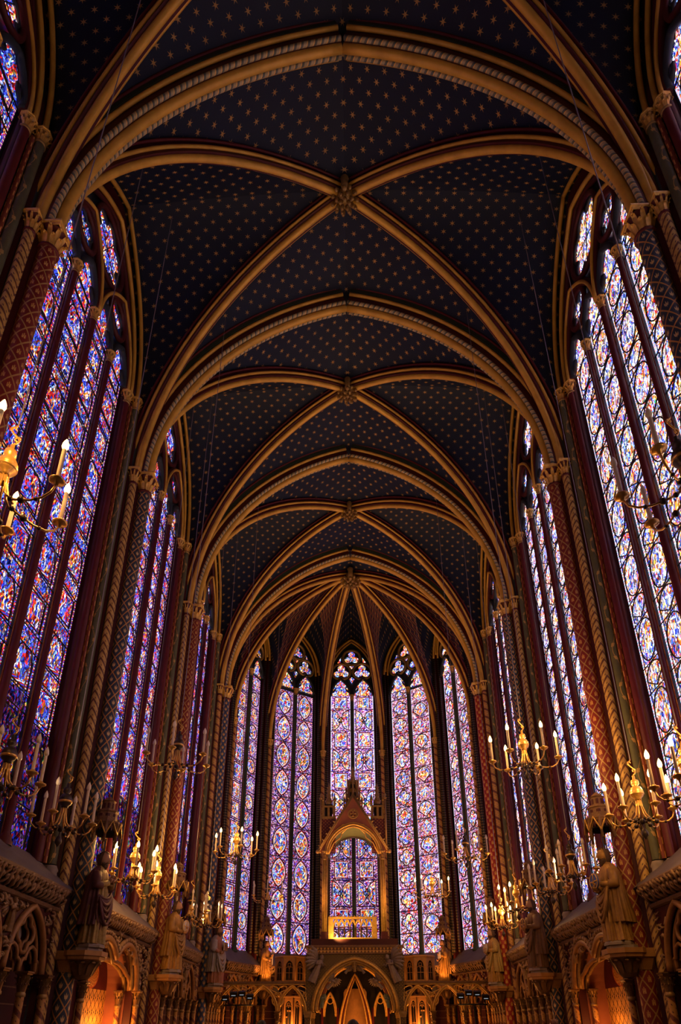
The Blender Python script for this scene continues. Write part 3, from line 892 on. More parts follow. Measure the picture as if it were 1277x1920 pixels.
def pane_mesh(kind, w, h):
    """one medallion or ground pane, centred on 0,0, facing +d after the flip below"""
    key = (kind, round(w, 3), round(h, 3))
    if key in PANES: return PANES[key]
    hw, hh = w/2, h/2
    def vesica(a, b_, n=10):
        R = (a*a+b_*b_)/(2*a); th = math.asin(b_/R); out = []
        for i in range(n): t = -th+2*th*i/n; out.append((-(R-a)+R*math.cos(t), R*math.sin(t)))
        for i in range(n): t = -th+2*th*i/n; out.append(((R-a)-R*math.cos(t), -R*math.sin(t)))
        return out
    if kind == 'ground':
        bw = w*0.04
        b = MB()
        for x0, x1, m in ((-hw, -hw+bw, 1), (-hw+bw, hw-bw, 0), (hw-bw, hw, 1)):
            q = [(x0, -hh), (x1, -hh), (x1, hh), (x0, hh)]
            b.add([ax_win(a, z, 0) for a, z in q], [(0, 1, 2, 3)], m, [q])
        ring_ = None
    else:
        if kind == 'almond': o = vesica(hw*0.84, hh*0.94)
        elif kind == 'quatrefoil': o = foil2(0, 0, min(hw*0.86, hh*0.95), 4, 40, 0.0, 0.34)
        elif kind == 'circle': o = circ2(0, 0, min(hw*0.84, hh*0.92), 28)
        elif kind == 'oval': o = [(hw*0.84*math.cos(t*2*PI/28), hh*0.92*math.sin(t*2*PI/28)) for t in range(28)]
        elif kind == 'diamond': o = [(hw*0.84, 0), (0, hh*0.95), (-hw*0.84, 0), (0, -hh*0.95)]
        elif kind == 'square': o = [(hw*0.72, -hh*0.80), (hw*0.72, hh*0.80), (-hw*0.72, hh*0.80), (-hw*0.72, -hh*0.80)]
        elif kind == 'arch': o = [(hw*0.78, -hh*0.86)] + [(a*0.78*hw, -hh*0.86 + (z)*hh*1.7) for a, z in arch2(1.0, 0.45, 0.55, 8)[::-1]] + [(-hw*0.78, -hh*0.86)]
        elif kind == 'fan': o = [(hw*0.84, -hh*0.1)] + [(hw*0.84*math.cos(PI*i/14), -hh*0.1 + hh*math.sin(PI*i/14)) for i in range(1, 14)] + [(-hw*0.84, -hh*0.1), (0, -hh*0.85)]
        elif kind == 'star': o = foil2(0, 0, min(hw*0.36, hh*0.36), 4, 32, 0.0, 0.45)
        elif kind == 'halfL': o = [(-hw*0.93+hw*0.86*math.cos(-PI/2+PI*i/14), hh*0.92*math.sin(-PI/2+PI*i/14)) for i in range(15)]
        elif kind == 'halfR': o = [(hw*0.93+hw*0.86*math.cos(PI/2+PI*i/14), hh*0.92*math.sin(PI/2+PI*i/14)) for i in range(15)]
        cx = sum(a for a, z in o)/len(o); cz = sum(z for a, z in o)/len(o)
        b = poly_mesh(o, inner=shrink(o, 0.84, (cx, cz)), d=0.014, d2=0.02)
        ring_ = o
    for q in b.f: q.reverse()
    # reverse uv per face as well
    nu, k = [], 0
    for q in b.f: nu.extend(b.u[k:k+len(q)][::-1]); k += len(q)
    b.u = nu
    PANES[key] = (b.mesh('pane', ['glass_left', 'glass_beads'] if kind == 'ground' else ['glass_left_med', 'glass_ring', 'glass_white']), ring_)
    return PANES[key]
def set_mats(o, mats):
    for sl, m in zip(o.material_slots, mats):
        sl.link = 'OBJECT'; sl.material = MT[m]
def ring_tube(b, poly, r, d, mat=0, closed=True, n=5, f=lambda a, z: (a, z)):
    b.tube([ax_win(*f(a, z), d) for a, z in poly], r, n, mat, closed=closed, caps=False)
def window(name, loc, rz, wd, n, z0, zcap, zspring, rise, styles, gm, detail=True, big_mull=True):
    """gm: dict ground/med/beads/ring -> material names, or a function of height"""
    e = empty(name, loc, rz, kind='structure')
    wl = wd/n; mt = 0.13 if n == 4 else 0.15
    gw = wl-mt
    # frame: arch-headed back plate and reveal
    b = MB()
    out = [(-wd/2-0.06, z0)] + [(a*1.03, z) for a, z in arch2(wd/2+0.02, zspring, rise+0.06, 14)] + [(wd/2+0.06, z0)]
    b.add([ax_win(a, z, -0.03) for a, z in out], [tuple(range(len(out)))[::-1]], 0)
    put('frame', b.mesh('frame', ['blue_black']), e)
    b = MB()
    A = [ax_win(a, z, 0.10) for a, z in arch2(wd/2+0.03, zspring, rise+0.05, 16)]
    b.tube(A, 0.07, 8, 0); b.tube([(x*1.04, d+0.12, z+0.03) for x, d, z in A], 0.055, 8, 1)
    for s in (-1, 1):
        b.tube([(s*(wd/2+0.03), 0.10, z0), (s*(wd/2+0.03), 0.10, zspring)], 0.06, 8, 0)
    put('arch_moulding', b.mesh('arch_moulding', ['red_dark', 'gold_rib']), e)
    # mullions
    for i in range(1, n):
        a = -wd/2+wl*i
        thick = 1.25 if (n == 4 and i == 2) or n == 2 else 1.0
        m = MB()
        m.box(a-mt/2*thick, a+mt/2*thick, -0.02, 0.05, z0, zcap+0.02, 1)
        for s in (-1, 1): m.tube([(a+s*mt*0.42*thick, 0.055, z0), (a+s*mt*0.42*thick, 0.055, zcap)], 0.014, 5, 2)
        mo = put('mullion', m.mesh('mullion', ['red_mid', 'blue_black', 'chain' if n == 4 else 'gilt_dark']), e)
        m = MB(); m.lathe([(0.125, z0), (0.125, z0+0.06), (0.10, z0+0.10), (0.105, z0+0.14), (0.060*thick, z0+0.2), (0.060*thick, zcap-0.3)], (a, 0.10, 0), 14, 0)
        put('mullion_shaft', m.mesh('mullion_shaft', ['red_mid' if n == 4 else 'green_dark']), mo)
        put('capital', CAP['mull'], mo, loc=(a, 0.10, zcap-0.32))
    # panes of the lancets
    arm = None
    for i in range(n):
        a = -wd/2+wl*(i+0.5)
        arm = MB()
        z = z0+0.02; r = 0
        seq = styles[i % len(styles)]
        while z < zcap-0.25:
            h, kinds = seq[r % len(seq)]
            h = min(h, zcap-z)
            zc = z+h/2
            g = gm(zc) if callable(gm) else gm
            o = put('pane', pane_mesh('ground', gw, h)[0], e, loc=(a, 0, zc)); set_mats(o, (g['ground'], g['beads']))
            for kd in kinds.split('+'):
                if not kd: continue
                me, rg = pane_mesh(kd, gw*0.86, h)
                o = put('medallion_pane', me, e, loc=(a, 0, zc)); set_mats(o, (g['med'], g['ring'], g.get('white', g['ring'])))
                ring_tube(arm, rg, 0.015 if n == 4 else 0.021, 0.03, f=lambda p, q: (p+a, q+zc))
            arm.tube([ax_win(a-gw/2, z, 0.03), ax_win(a+gw/2, z, 0.03)], 0.015 if n == 4 else 0.020, 4)
            if n == 4:
                for t in (-0.36, 0.36): arm.tube([ax_win(a+gw*t, z, 0.025), ax_win(a+gw*t, z+h, 0.025)], 0.009, 4)
            z += h; r += 1
        # lancet head
        hd = arch2(gw/2, zcap, gw*0.95, 10)
        head = [(p+a, q) for p, q in hd]
        pb = poly_mesh(head[::-1], d=0.002)
        o = put('pane', pb.mesh('pane', ['glass_left']), e); g = gm(zcap) if callable(gm) else gm
        set_mats(o, (g['med'],))
        # trefoil cusping of the head
        arm.tube([ax_win(a-gw/2, zcap, 0.03), ax_win(a+gw/2, zcap, 0.03)], 0.014, 4)
        put('glazing_armature', arm.mesh('glazing_armature', ['iron']), e)
        tb = MB()
        tb.tube([ax_win(p*1.0, q, 0.09) for p, q in head], 0.075, 8, 0)
        for s in (-1, 1):
            cp = [(a+s*gw*0.5, zcap+gw*0.12), (a+s*gw*0.30, zcap+gw*0.32), (a+s*gw*0.25, zcap+gw*0.42), (a+s*gw*0.36, zcap+gw*0.55)]
            tb.tube([ax_win(p, q, 0.05) for p, q in cp], [0.05, 0.05, 0.035, 0.02], 6, 0)
        put('lancet_arch', tb.mesh('lancet_arch', ['blue_black']), e)
    # tracery
    g = gm(zspring+1) if callable(gm) else gm
    def oculus(cx, cz, r, k, rot=0.0):
        f = foil2(cx, cz, r*0.92, k, 48, rot, 0.33)
        o = put('pane', poly_mesh(f[::-1], d=0.004).mesh('pane', ['glass_left']), e); set_mats(o, (g['med'],))
        t = MB(); ring_tube(t, circ2(cx, cz, r, 28), 0.065, 0.09, 0, n=8); ring_tube(t, f, 0.035, 0.05, 1, n=6)
        for s in range(4): t.tube([ax_win(cx, cz, 0.03), ax_win(cx+r*0.8*math.cos(s*PI/2+0.4), cz+r*0.8*math.sin(s*PI/2+0.4), 0.03)], 0.012, 4, 1)
        put('tracery_ring', t.mesh('tracery_ring', ['red_dark' if n == 4 else 'gilt_dark', 'blue_black']), e)
    def spandrel(pts):
        o = put('pane', poly_mesh(pts[::-1], d=0.003).mesh('pane', ['glass_left']), e); set_mats(o, (g['med'],))
        t = MB(); ring_tube(t, pts, 0.03, 0.05, 0); put('tracery_ring', t.mesh('tracery_ring', ['blue_black']), e)
    if n == 4:
        t = MB()
        for s in (-1, 1):
            t.tube([ax_win(p+s*wd/4, q, 0.11) for p, q in arch2(wd/4-0.02, zcap, wd/2*0.93, 14)], 0.085, 8, 0)
            t.tube([ax_win(p+s*wd/4, q, 0.20) for p, q in arch2(wd/4-0.02, zcap, wd/2*0.93, 14)], 0.04, 8, 1)
        put('tracery_arch', t.mesh('tracery_arch', ['red_dark', 'gold_rib']), e)
        for s in (-1, 1): oculus(s*wd/4, zcap+wl*1.20, wl*0.43, 4, PI/4)
        oculus(0, zcap+wd*0.56, wd*0.205, 6, PI/6)
    else:
        oculus(-wd*0.235, zcap+wd*0.60, wd*0.205, 3, PI/2); oculus(wd*0.235, zcap+wd*0.60, wd*0.205, 3, PI/2)
        oculus(0, zcap+wd*0.60+wd*0.36, wd*0.195, 3, PI/2)
        spandrel([(0, zcap+wd*0.66), (wd*0.07, zcap+wd*0.76), (0, zcap+wd*0.82), (-wd*0.07, zcap+wd*0.76)])
        spandrel([(0, zcap+wd*0.30), (wd*0.07, zcap+wd*0.42), (0, zcap+wd*0.48), (-wd*0.07, zcap+wd*0.42)])
        for s in (-1, 1): spandrel([(s*wd*0.25, zcap+wd*0.83), (s*wd*0.34, zcap+wd*0.83), (s*wd*0.24, zcap+wd*1.0)][::s])
    return e
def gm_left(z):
    if z < 6.9: return dict(ground='glass_left_shaded', med='glass_left_shaded', beads='glass_left_shaded', ring='glass_left_shaded')  # lower panes take the copy with the outside shade in its colour
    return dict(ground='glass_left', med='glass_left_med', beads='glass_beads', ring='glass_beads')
GMR = dict(ground='glass_right', med='glass_right_med', beads='glass_beads_pale', ring='glass_right')
st_left = [[(0.80, 'square'), (0.34, ''), (0.80, 'arch'), (0.34, '')], [(0.34, ''), (0.80, 'arch'), (0.34, ''), (0.80, 'square')]]
st_left2 = [[(0.62, 'circle'), (0.62, 'diamond')], [(0.62, 'diamond'), (0.62, 'circle')]]
st_right = [[(0.95, 'oval'), (0.55, 'fan')], [(0.55, 'fan'), (0.95, 'oval')]]
st_right2 = [[(0.72, 'fan')], [(0.72, 'circle')]]
NW = 5.6115-1.48
wn = 1
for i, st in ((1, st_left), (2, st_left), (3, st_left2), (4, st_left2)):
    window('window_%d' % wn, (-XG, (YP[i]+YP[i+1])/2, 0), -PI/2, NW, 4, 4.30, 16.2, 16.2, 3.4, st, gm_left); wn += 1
for i, st in ((1, st_right), (2, st_right), (3, st_right2), (4, st_right2)):
    window('window_%d' % wn, (XG, (YP[i]+YP[i+1])/2, 0), PI/2, NW, 4, 4.30, 16.2, 16.2, 3.4, st, GMR); wn += 1
def gm_violet(z): return dict(ground='glass_violet', med='glass_scene', beads='glass_beads', ring='glass_ring', white='glass_white')
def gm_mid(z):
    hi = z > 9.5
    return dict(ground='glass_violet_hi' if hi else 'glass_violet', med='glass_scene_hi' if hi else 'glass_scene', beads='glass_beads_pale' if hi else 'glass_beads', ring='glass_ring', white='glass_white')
def gm_rose(z): return dict(ground='glass_rose', med='glass_scene_hi', beads='glass_beads_pale', ring='glass_ring', white='glass_white')
AST = {1: [[(0.75, 'diamond'), (0.9, 'circle')], [(0.85, 'square')]], 2: [[(1.36, 'almond')], [(1.36, 'almond')]],
       3: [[(1.15, 'halfL+halfR+star'), (0.95, 'square')], [(1.15, 'halfL+halfR+star'), (0.95, 'square')]],
       4: [[(0.82, 'diamond'), (0.82, 'fan')], [(0.92, 'quatrefoil')]], 5: [[(0.92, 'quatrefoil')], [(0.92, 'quatrefoil')]]}
for i in range(7):
    p, q = ring[i], ring[i+1]
    mid = Vector(((p[0]+q[0])/2, (p[1]+q[1])/2)); L = math.hypot(q[0]-p[0], q[1]-p[1])
    v = Vector((mid.x, mid.y-25.0)).normalized()
    if i in (0, 6): v = Vector((1 if mid.x > 0 else -1, 0))
    nrm = -v
    rz = math.atan2(nrm.y, nrm.x)-PI/2
    o = mid+v*0.36
    st = AST.get(i, AST[2]); gmx = {3: gm_mid, 4: gm_rose, 5: gm_rose, 6: gm_rose}.get(i, gm_violet)
    window('window_%d' % wn, (o.x, o.y, 0), rz, L-0.56, 2, 4.28, 16.72, 17.92, 1.90, st, gmx); wn += 1
# ------------------------------------------------------------------ figures: robed statues
def head_part(b, c, r, yaw=0.0, tilt=0.0, mat_skin=0, beard=True):
    """face with brow, nose, eye hollows and chin; faces +x before yaw"""
    n, m = 22, 18; vs = []
    for i in range(m+1):
        ph = PI*i/m
        for j in range(n):
            th = 2*PI*j/n
            x, y, z = math.sin(ph)*math.cos(th), math.sin(ph)*math.sin(th), math.cos(ph)
            q = 1.0
            X, Y, Z = x*0.98, y*0.80, z*1.22
            g = lambda y0, z0, sy, sz: math.exp(-((Y-y0)/sy)**2-((Z-z0)/sz)**2) if x > 0 else 0
            dx = 0.30*g(0, -0.12, 0.10, 0.17)+0.16*g(0, 0.08, 0.08, 0.2)+0.07*g(0, 0.24, 0.5, 0.10)
            dx -= 0.13*g(0.30, 0.10, 0.15, 0.10)+0.13*g(-0.30, 0.10, 0.15, 0.10)
            dx += 0.06*g(0, -0.46, 0.2, 0.06)-0.06*g(0, -0.55, 0.22, 0.04)+0.06*g(0, -0.66, 0.2, 0.07)
            dx += 0.16*g(0, -0.95, 0.3, 0.2)
            ear = 0.10*math.exp(-((X)/0.16)**2-((Z-0.0)/0.22)**2)
            vs.append(((X+dx)*r, (Y+math.copysign(ear, Y))*r, Z*r))
    ca, sa, ct, st = math.cos(yaw), math.sin(yaw), math.cos(tilt), math.sin(tilt)
    def tr(p):
        x, y, z = p; x, z = x*ct+z*st, -x*st+z*ct
        return (c[0]+x*ca-y*sa, c[1]+x*sa+y*ca, c[2]+z)
    fs = [(i*n+j, (i+1)*n+j, (i+1)*n+(j+1) % n, i*n+(j+1) % n) for i in range(m) for j in range(n)]
    b.add([tr(v) for v in vs], fs, mat_skin, None, True)
    return tr
def hair_part(b, c, r, yaw, tilt, beard, cap=False):
    n, m = 24, 14
    ca, sa, ct, st = math.cos(yaw), math.sin(yaw), math.cos(tilt), math.sin(tilt)
    def tr(p):
        x, y, z = p; x, z = x*ct+z*st, -x*st+z*ct
        return (c[0]+x*ca-y*sa, c[1]+x*sa+y*ca, c[2]+z)
    G = []
    for i in range(m+1):
        row = []
        for j in range(n+1):
            th = 1.35+(2*PI-2.7)*j/n          # leaves the face open
            ph = PI*0.86*i/m
            w = 1+0.07*math.sin(th*9+i*0.9)*math.sin(i*1.3+0.5)+0.04*math.sin(th*17)
            long_ = 1.0+0.25*max(0, (i/m-0.55))
            fr = 1.0 if i > 3 else 1.0
            row.append(tr((r*1.06*w*math.sin(ph)*math.cos(th)*fr, r*0.94*w*math.sin(ph)*math.sin(th), r*(1.30*math.cos(ph)*long_))))
        G.append(row)
    b.grid(G)
    # crown over the forehead
    G = []
    for i in range(6):
        ph = 0.75*i/5
        G.append([tr((r*1.05*math.sin(ph)*math.cos(t), r*0.92*math.sin(ph)*math.sin(t), r*1.31*math.cos(ph))) for t in [(-1.0+2.0*j/8) for j in range(9)]])
    b.grid(G)
    if beard:
        for k in range(15):
            t = -1.05+2.1*k/14
            p0 = (r*0.80*math.cos(t), r*0.74*math.sin(t), -r*0.55); L = r*(1.05-0.35*abs(t))
            P = [tr((p0[0]+0.10*r*math.sin(q*7+k), p0[1]*(1-0.45*q)+0.05*r*math.sin(q*9+k*2), p0[2]-L*q)) for q in (0, 0.3, 0.6, 0.85, 1.0)]
            b.tube(P, [r*0.16, r*0.19, r*0.16, r*0.10, r*0.03], 5)
        for s in (-1, 1): b.tube([tr((r*1.06, s*r*0.05, -r*0.36)), tr((r*0.98, s*r*0.24, -r*0.46)), tr((r*0.80, s*r*0.42, -r*0.66))], [r*0.08, r*0.09, r*0.04], 5)
def robe_part(b, rings, amp, k, ph=0.0, n=72, mat=0, cover=None, seed=0):
    """loft of folded rings (z, cx, cy, rx, ry, fold). cover=(a0,a1) limits the angle"""
    rr = random.Random(seed); kk = [rr.uniform(-0.6, 0.6) for _ in range(8)]
    G = []
    m = 40
    zs = [q[0] for q in rings]
    for i in range(m+1):
        z = zs[0]+(zs[-1]-zs[0])*i/m
        f = [np.interp(z, zs, [q[c] for q in rings]) for c in range(1, 6)]
        row = []
        N = n+1 if cover else n
        for j in range(N):
            th = (cover[0]+(cover[1]-cover[0])*j/n) if cover else 2*PI*j/n
            s = math.sin(k*th+ph+kk[0]*2+0.5*math.sin(2*th+kk[1]*3)+(z*kk[2]*2.2))
            s2 = math.sin((k*0.5+1.5)*th+kk[3]*5-z*2.0)
            fold = f[4]*amp*((1-2*abs(s)**0.55)*0.75+0.45*s2)
            row.append((f[0]+(f[2]+fold)*math.cos(th), f[1]+(f[3]+fold)*math.sin(th), z))
        if not cover: row.append(row[0])
        G.append(row)
    b.grid(G, None, mat)
def hand_part(b, w, d, up_, curl=0.9, s=1.0, mat=0):
    """palm at wrist w pointing along d, finger bend towards up_; five fingers of unequal length"""
    w = Vector(w); d = Vector(d).normalized(); u = Vector(up_); u = (u-d*u.dot(d)).normalized(); v = d.cross(u)
    b.tube([w, w+d*0.05*s, w+d*0.085*s], [0.026*s, 0.036*s, 0.034*s], 8, mat)
    for i, L in enumerate((0.068, 0.076, 0.072, 0.058)):
        o = w+d*0.08*s+v*(0.027-0.018*i)*s
        P = [o]; a = 0.0
        for q in range(3):
            a += curl*0.55
            P.append(P[-1]+(d*math.cos(a)+u*math.sin(a))*L*s/3)
        b.tube(P, [0.0095*s, 0.0095*s, 0.0085*s, 0.006*s], 6, mat)
    o = w+d*0.03*s+v*0.03*s
    b.tube([o, o+(d*0.5+v*0.7)*0.03*s, o+(d*0.9+v*0.5+u*0.5)*0.055*s, o+(d*1.0+v*0.2+u*0.9)*0.07*s], [0.013*s, 0.012*s, 0.010*s, 0.007*s], 6, mat)

plain('angel_grey', (0.22, 0.165, 0.145), 0.6, 0.05, 0.4, 9.0)
plain('angel_green', (0.12, 0.15, 0.12), 0.6, 0.05, 0.4, 9.0)
def angel_mesh(mat, wings=1.0, seed=3):
    """winged robed figure, faces +x, feet at the origin, about one unit tall"""
    b = MB()
    rg = [(0.0, -0.02, 0, 0.15, 0.15, 1), (0.35, 0.02, 0, 0.125, 0.135, 1), (0.60, 0.03, 0, 0.09, 0.105, 0.6), (0.76, 0.03, 0, 0.085, 0.135, 0.3), (0.84, 0.03, 0, 0.06, 0.09, 0.1), (0.88, 0.03, 0, 0.035, 0.04, 0.0)]
    robe_part(b, rg, 0.035, 9, n=40, seed=seed)
    head_part(b, (0.05, 0, 0.965), 0.075)
    b.tube([(0.03, 0, 0.84), (0.04, 0, 0.92)], 0.035, 8)
    for s in (-1, 1):
        b.tube([(0.03, s*0.115, 0.78), (0.10, s*0.17, 0.66), (0.25, s*0.09, 0.72)], [0.048, 0.045, 0.03], 7)
        hand_part(b, (0.25, s*0.09, 0.72), (1, -s*0.3, 0.25), (0, 0, 1), 0.3, 0.8)
        if wings:
            for q in range(7):      # long overlapping feathers fanned from the shoulder
                t = q/6
                r0 = (-0.07, s*0.05, 0.80)
                an = 0.55-1.65*t; L = wings*(0.62-0.10*abs(t-0.3))
                e1 = (-0.10, s*(0.05+0.5*L*math.cos(an)), 0.82+0.14*math.sin(PI*0.5)*(1-t)+0.5*L*math.sin(an))
                e2 = (-0.12, s*(0.05+L*math.cos(an)), 0.80+0.12*(1-t)+L*math.sin(an)*0.9)
                b.tube([r0, e1, e2], [0.05, 0.085, 0.02], 6)
    hb = MB(); hair_part(hb, (0.05, 0, 0.965), 0.077, 0, 0, False); b.merge(hb)
    return b.mesh('angel', [mat])
ANG = {'grey': angel_mesh('angel_grey', 1.0, 3), 'green': angel_mesh('angel_green', 0.7, 5), 'gold': angel_mesh('gilt_dark', 0.5, 8), 'carved': angel_mesh('foliage', 0.9, 13)}

# ------------------------------------------------------------------ dado: blind arcade, carved spandrels, frieze and sloping sill
# local frame: a along the wall, d towards the room, z up; d = 0 is the arcade face
def blob(b, c, r, mat=0):
    """one curled carved leaf"""
    a = random.uniform(0, 2*PI); ca, sa = math.cos(a), math.sin(a)
    P = []
    for t in (0.0, 0.35, 0.7, 1.0, 1.3):
        q = r*(1.1-0.55*t); an = a+t*2.6
        P.append((c[0]+q*math.cos(an), c[1]+0.02+0.035*math.sin(t*2.0), c[2]+q*math.sin(an)))
    b.tube(P, [r*0.30, r*0.42, r*0.42, r*0.34, r*0.12], 5, mat)
def wall_cap(b, a, d, z, r=0.065, h=0.34, tr=0.13, mats=(0, 1)):
    capital(b, (a, d, z-h), r, tr, h, mats=mats)
COLN = {}
def colonnette_mesh(r=0.062, zt=2.08):
    b = MB(); b.lathe([(r*1.7, 0.25), (r*1.7, 0.32), (r*1.3, 0.36), (r*1.4, 0.40), (r, 0.46), (r, zt)], (0, 0, 0), 12)
    return b.mesh('colonnette', ['spiral'])
COLN['c'] = colonnette_mesh()
bcap = MB(); capital(bcap, (0, 0, 0), 0.062, 0.125, 0.34); COLN['k'] = bcap.mesh('capital', ['bronze', 'gilt_dark'])
def frieze(L, z0=3.52, z1=3.80):
    b = MB(); n = int(L/0.14)
    for i in range(n):
        a = -L/2+L*(i+0.5)/n
        for row, z, o in ((0, z0+0.04, 0.0), (1, z0+0.14, 0.05)):
            aa = a+(0.07 if row else 0); w = random.uniform(0.8, 1.25); k = random.choice((-1, 1))
            P = [(aa-k*0.03, 0.04+o, z-0.02), (aa, 0.11+o, z+0.01), (aa+k*0.035*w, 0.15+o, z+0.07*w), (aa+k*0.01, 0.17+o, z+0.11*w), (aa-k*0.035*w, 0.16+o, z+0.08*w), (aa-k*0.02, 0.15+o, z+0.045)]
            b.tube(P, [0.02, 0.03*w, 0.034*w, 0.03*w, 0.024, 0.01], 5, 0)
    return b
def cornice(L):
    b = MB()
    def ext(poly, mat):
        b.prism(poly, -L/2, L/2, lambda d, z, a: (a, d, z), mat)
    ext([(-0.2, 3.44), (0.02, 3.44), (0.06, 3.46), (0.08, 3.50), (0.05, 3.53), (-0.2, 3.54)], 0)
    ext([(-0.2, 3.53), (0.04, 3.53), (0.16, 3.76), (-0.2, 3.78)], 1)
    ext([(-0.2, 3.76), (0.18, 3.76), (0.22, 3.78), (0.22, 3.82), (0.20, 3.845), (-0.2, 3.85)], 0)
    return b
def sill(L):
    b = MB(); b.prism([(0.20, 3.84), (-0.50, 4.42), (-0.72, 4.44), (-0.72, 3.7), (0.0, 3.7)], -L/2, L/2, lambda d, z, a: (a, d, z), 0)
    return b
def plate_with_arches(b, L, z0, z1, arches, d0, d1, mat=0):
    """wall plate from z0 to z1 with arch openings [(centre, outline points)] along its lower edge; d0 front, d1 back"""
    low = []
    for c, hw, zs, rise in arches:
        low += [(c-hw, z0)] + [(c+p, q) for p, q in arch2(hw, zs, rise, 10)] + [(c+hw, z0)]
    poly = [(-L/2, z0)] + low + [(L/2, z0)]
    # strips from the lower outline up to the straight top edge
    for (a0, q0), (a1, q1) in zip(poly[:-1], poly[1:]):
        if a1-a0 > 1e-5:
            b.add([(a0, d0, q0), (a1, d0, q1), (a1, d0, z1), (a0, d0, z1)], [(3, 2, 1, 0)], mat)
        b.add([(a0, d0, q0), (a1, d0, q1), (a1, d1, q1), (a0, d1, q0)], [(0, 1, 2, 3)], mat)
def dado_normal(L, n_arch, sp, with_low=True):
    out = []
    hw = sp/2-0.10
    zs = 2.42
    cs = [(-(n_arch-1)/2+i)*sp for i in range(n_arch)]
    b = MB(); plate_with_arches(b, L, zs, 3.46, [(c, hw, zs, 1.0) for c in cs], 0.0, -0.22, 0)
    b.box(-L/2, L/2, -0.34, -0.22, 0.0, 3.5, 1)
    for z in (0.9, 1.25, 1.6, 1.95, 2.2): b.box(-L/2, L/2, -0.225, -0.215, z, z+0.02, 2)
    b.box(-L/2, L/2, -0.3, 0.12, 0.0, 0.25, 2)
    out.append(('dado_panel', b.mesh('dado_panel', ['red_dark', 'wall_red', 'stone_brown']), None))
    for c in cs:
        b = MB()
        for o, r, d in ((0.0, 0.055, 0.02), (-0.09, 0.035, -0.06)):
            b.tube([(c+p, d, q) for p, q in arch2(hw+o, zs, 1.0+o, 12)], r, 8, 0)
        for s in (-1, 1):     # two trefoil-headed lancets
            cc = c+s*hw*0.5; w = hw*0.47
            T = [(-w, 0), (-w, 0.10), (-w*0.92, 0.17), (-w*0.72, 0.20), (-w*0.60, 0.19), (-w*0.56, 0.27), (-w*0.36, 0.36), (0, 0.40)]
            T = T+[(-p, q) for p, q in T[-2::-1]]
            for d, r in ((-0.05, 0.034), (-0.12, 0.026)): b.tube([(cc+p*(1 if d > -0.1 else 0.86), d, zs+q*(1 if d > -0.1 else 0.88)) for p, q in T], r, 6, 0)
        for d, r, q4 in ((-0.05, 0.036, 0.29), (-0.12, 0.028, 0.25)):
            b.tube([(c+p, d, q) for p, q in foil2(0, zs+0.57, q4, 4, 36, PI/2)], r, 6, 0, closed=True)
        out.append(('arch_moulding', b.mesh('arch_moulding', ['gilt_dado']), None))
        b = MB(); b.lathe([(0.17, 0), (0.001, 0.004)], (0, 0, 0), 20)
        b.shift(lambda p: (c+p[0], -0.19+p[2], zs+0.56+p[1]))
        out.append(('roundel', b.mesh('roundel', ['stone_grey']), None))
    cols = sorted({round(c+k*(sp/2), 3) for c in cs for k in (-1, 0, 1)})
    for a in cols:
        d = 0.06 if True else 0
        out.append(('colonnette', COLN['c'], (a, d, 0))); out.append(('capital', COLN['k'], (a, d, 2.08)))
    # carved spandrels
    b = MB(); k = 0
    while k < int(46*L):
        a = random.uniform(-L/2+0.05, L/2-0.05); z = random.uniform(2.55, 3.42)
        ok = True
        for c in cs:
            t = abs(a-c)
            if t < hw+0.10:
                R = (hw*hw+1.0)/(2*hw); x = hw-t
                zz = zs+math.sqrt(max(0, R*R-(R-x)**2)) if x > 0 else zs
                if z < zz+0.09: ok = False
        k += 1
        if ok: blob(b, (a, 0.0, z), random.uniform(0.04, 0.075))
    out.append(('carved_foliage', b.mesh('carved_foliage', ['foliage']), 'stuff'))
    # angel figure in each spandrel
    for a in [c+sp/2 for c in cs[:-1]]:
        out.append(('spandrel_angel', ANG['carved'], Matrix.Translation((a, 0.05, 2.92)) @ Matrix.Rotation(PI/2, 4, 'Z') @ Matrix.Scale(0.48, 4)))
    return out
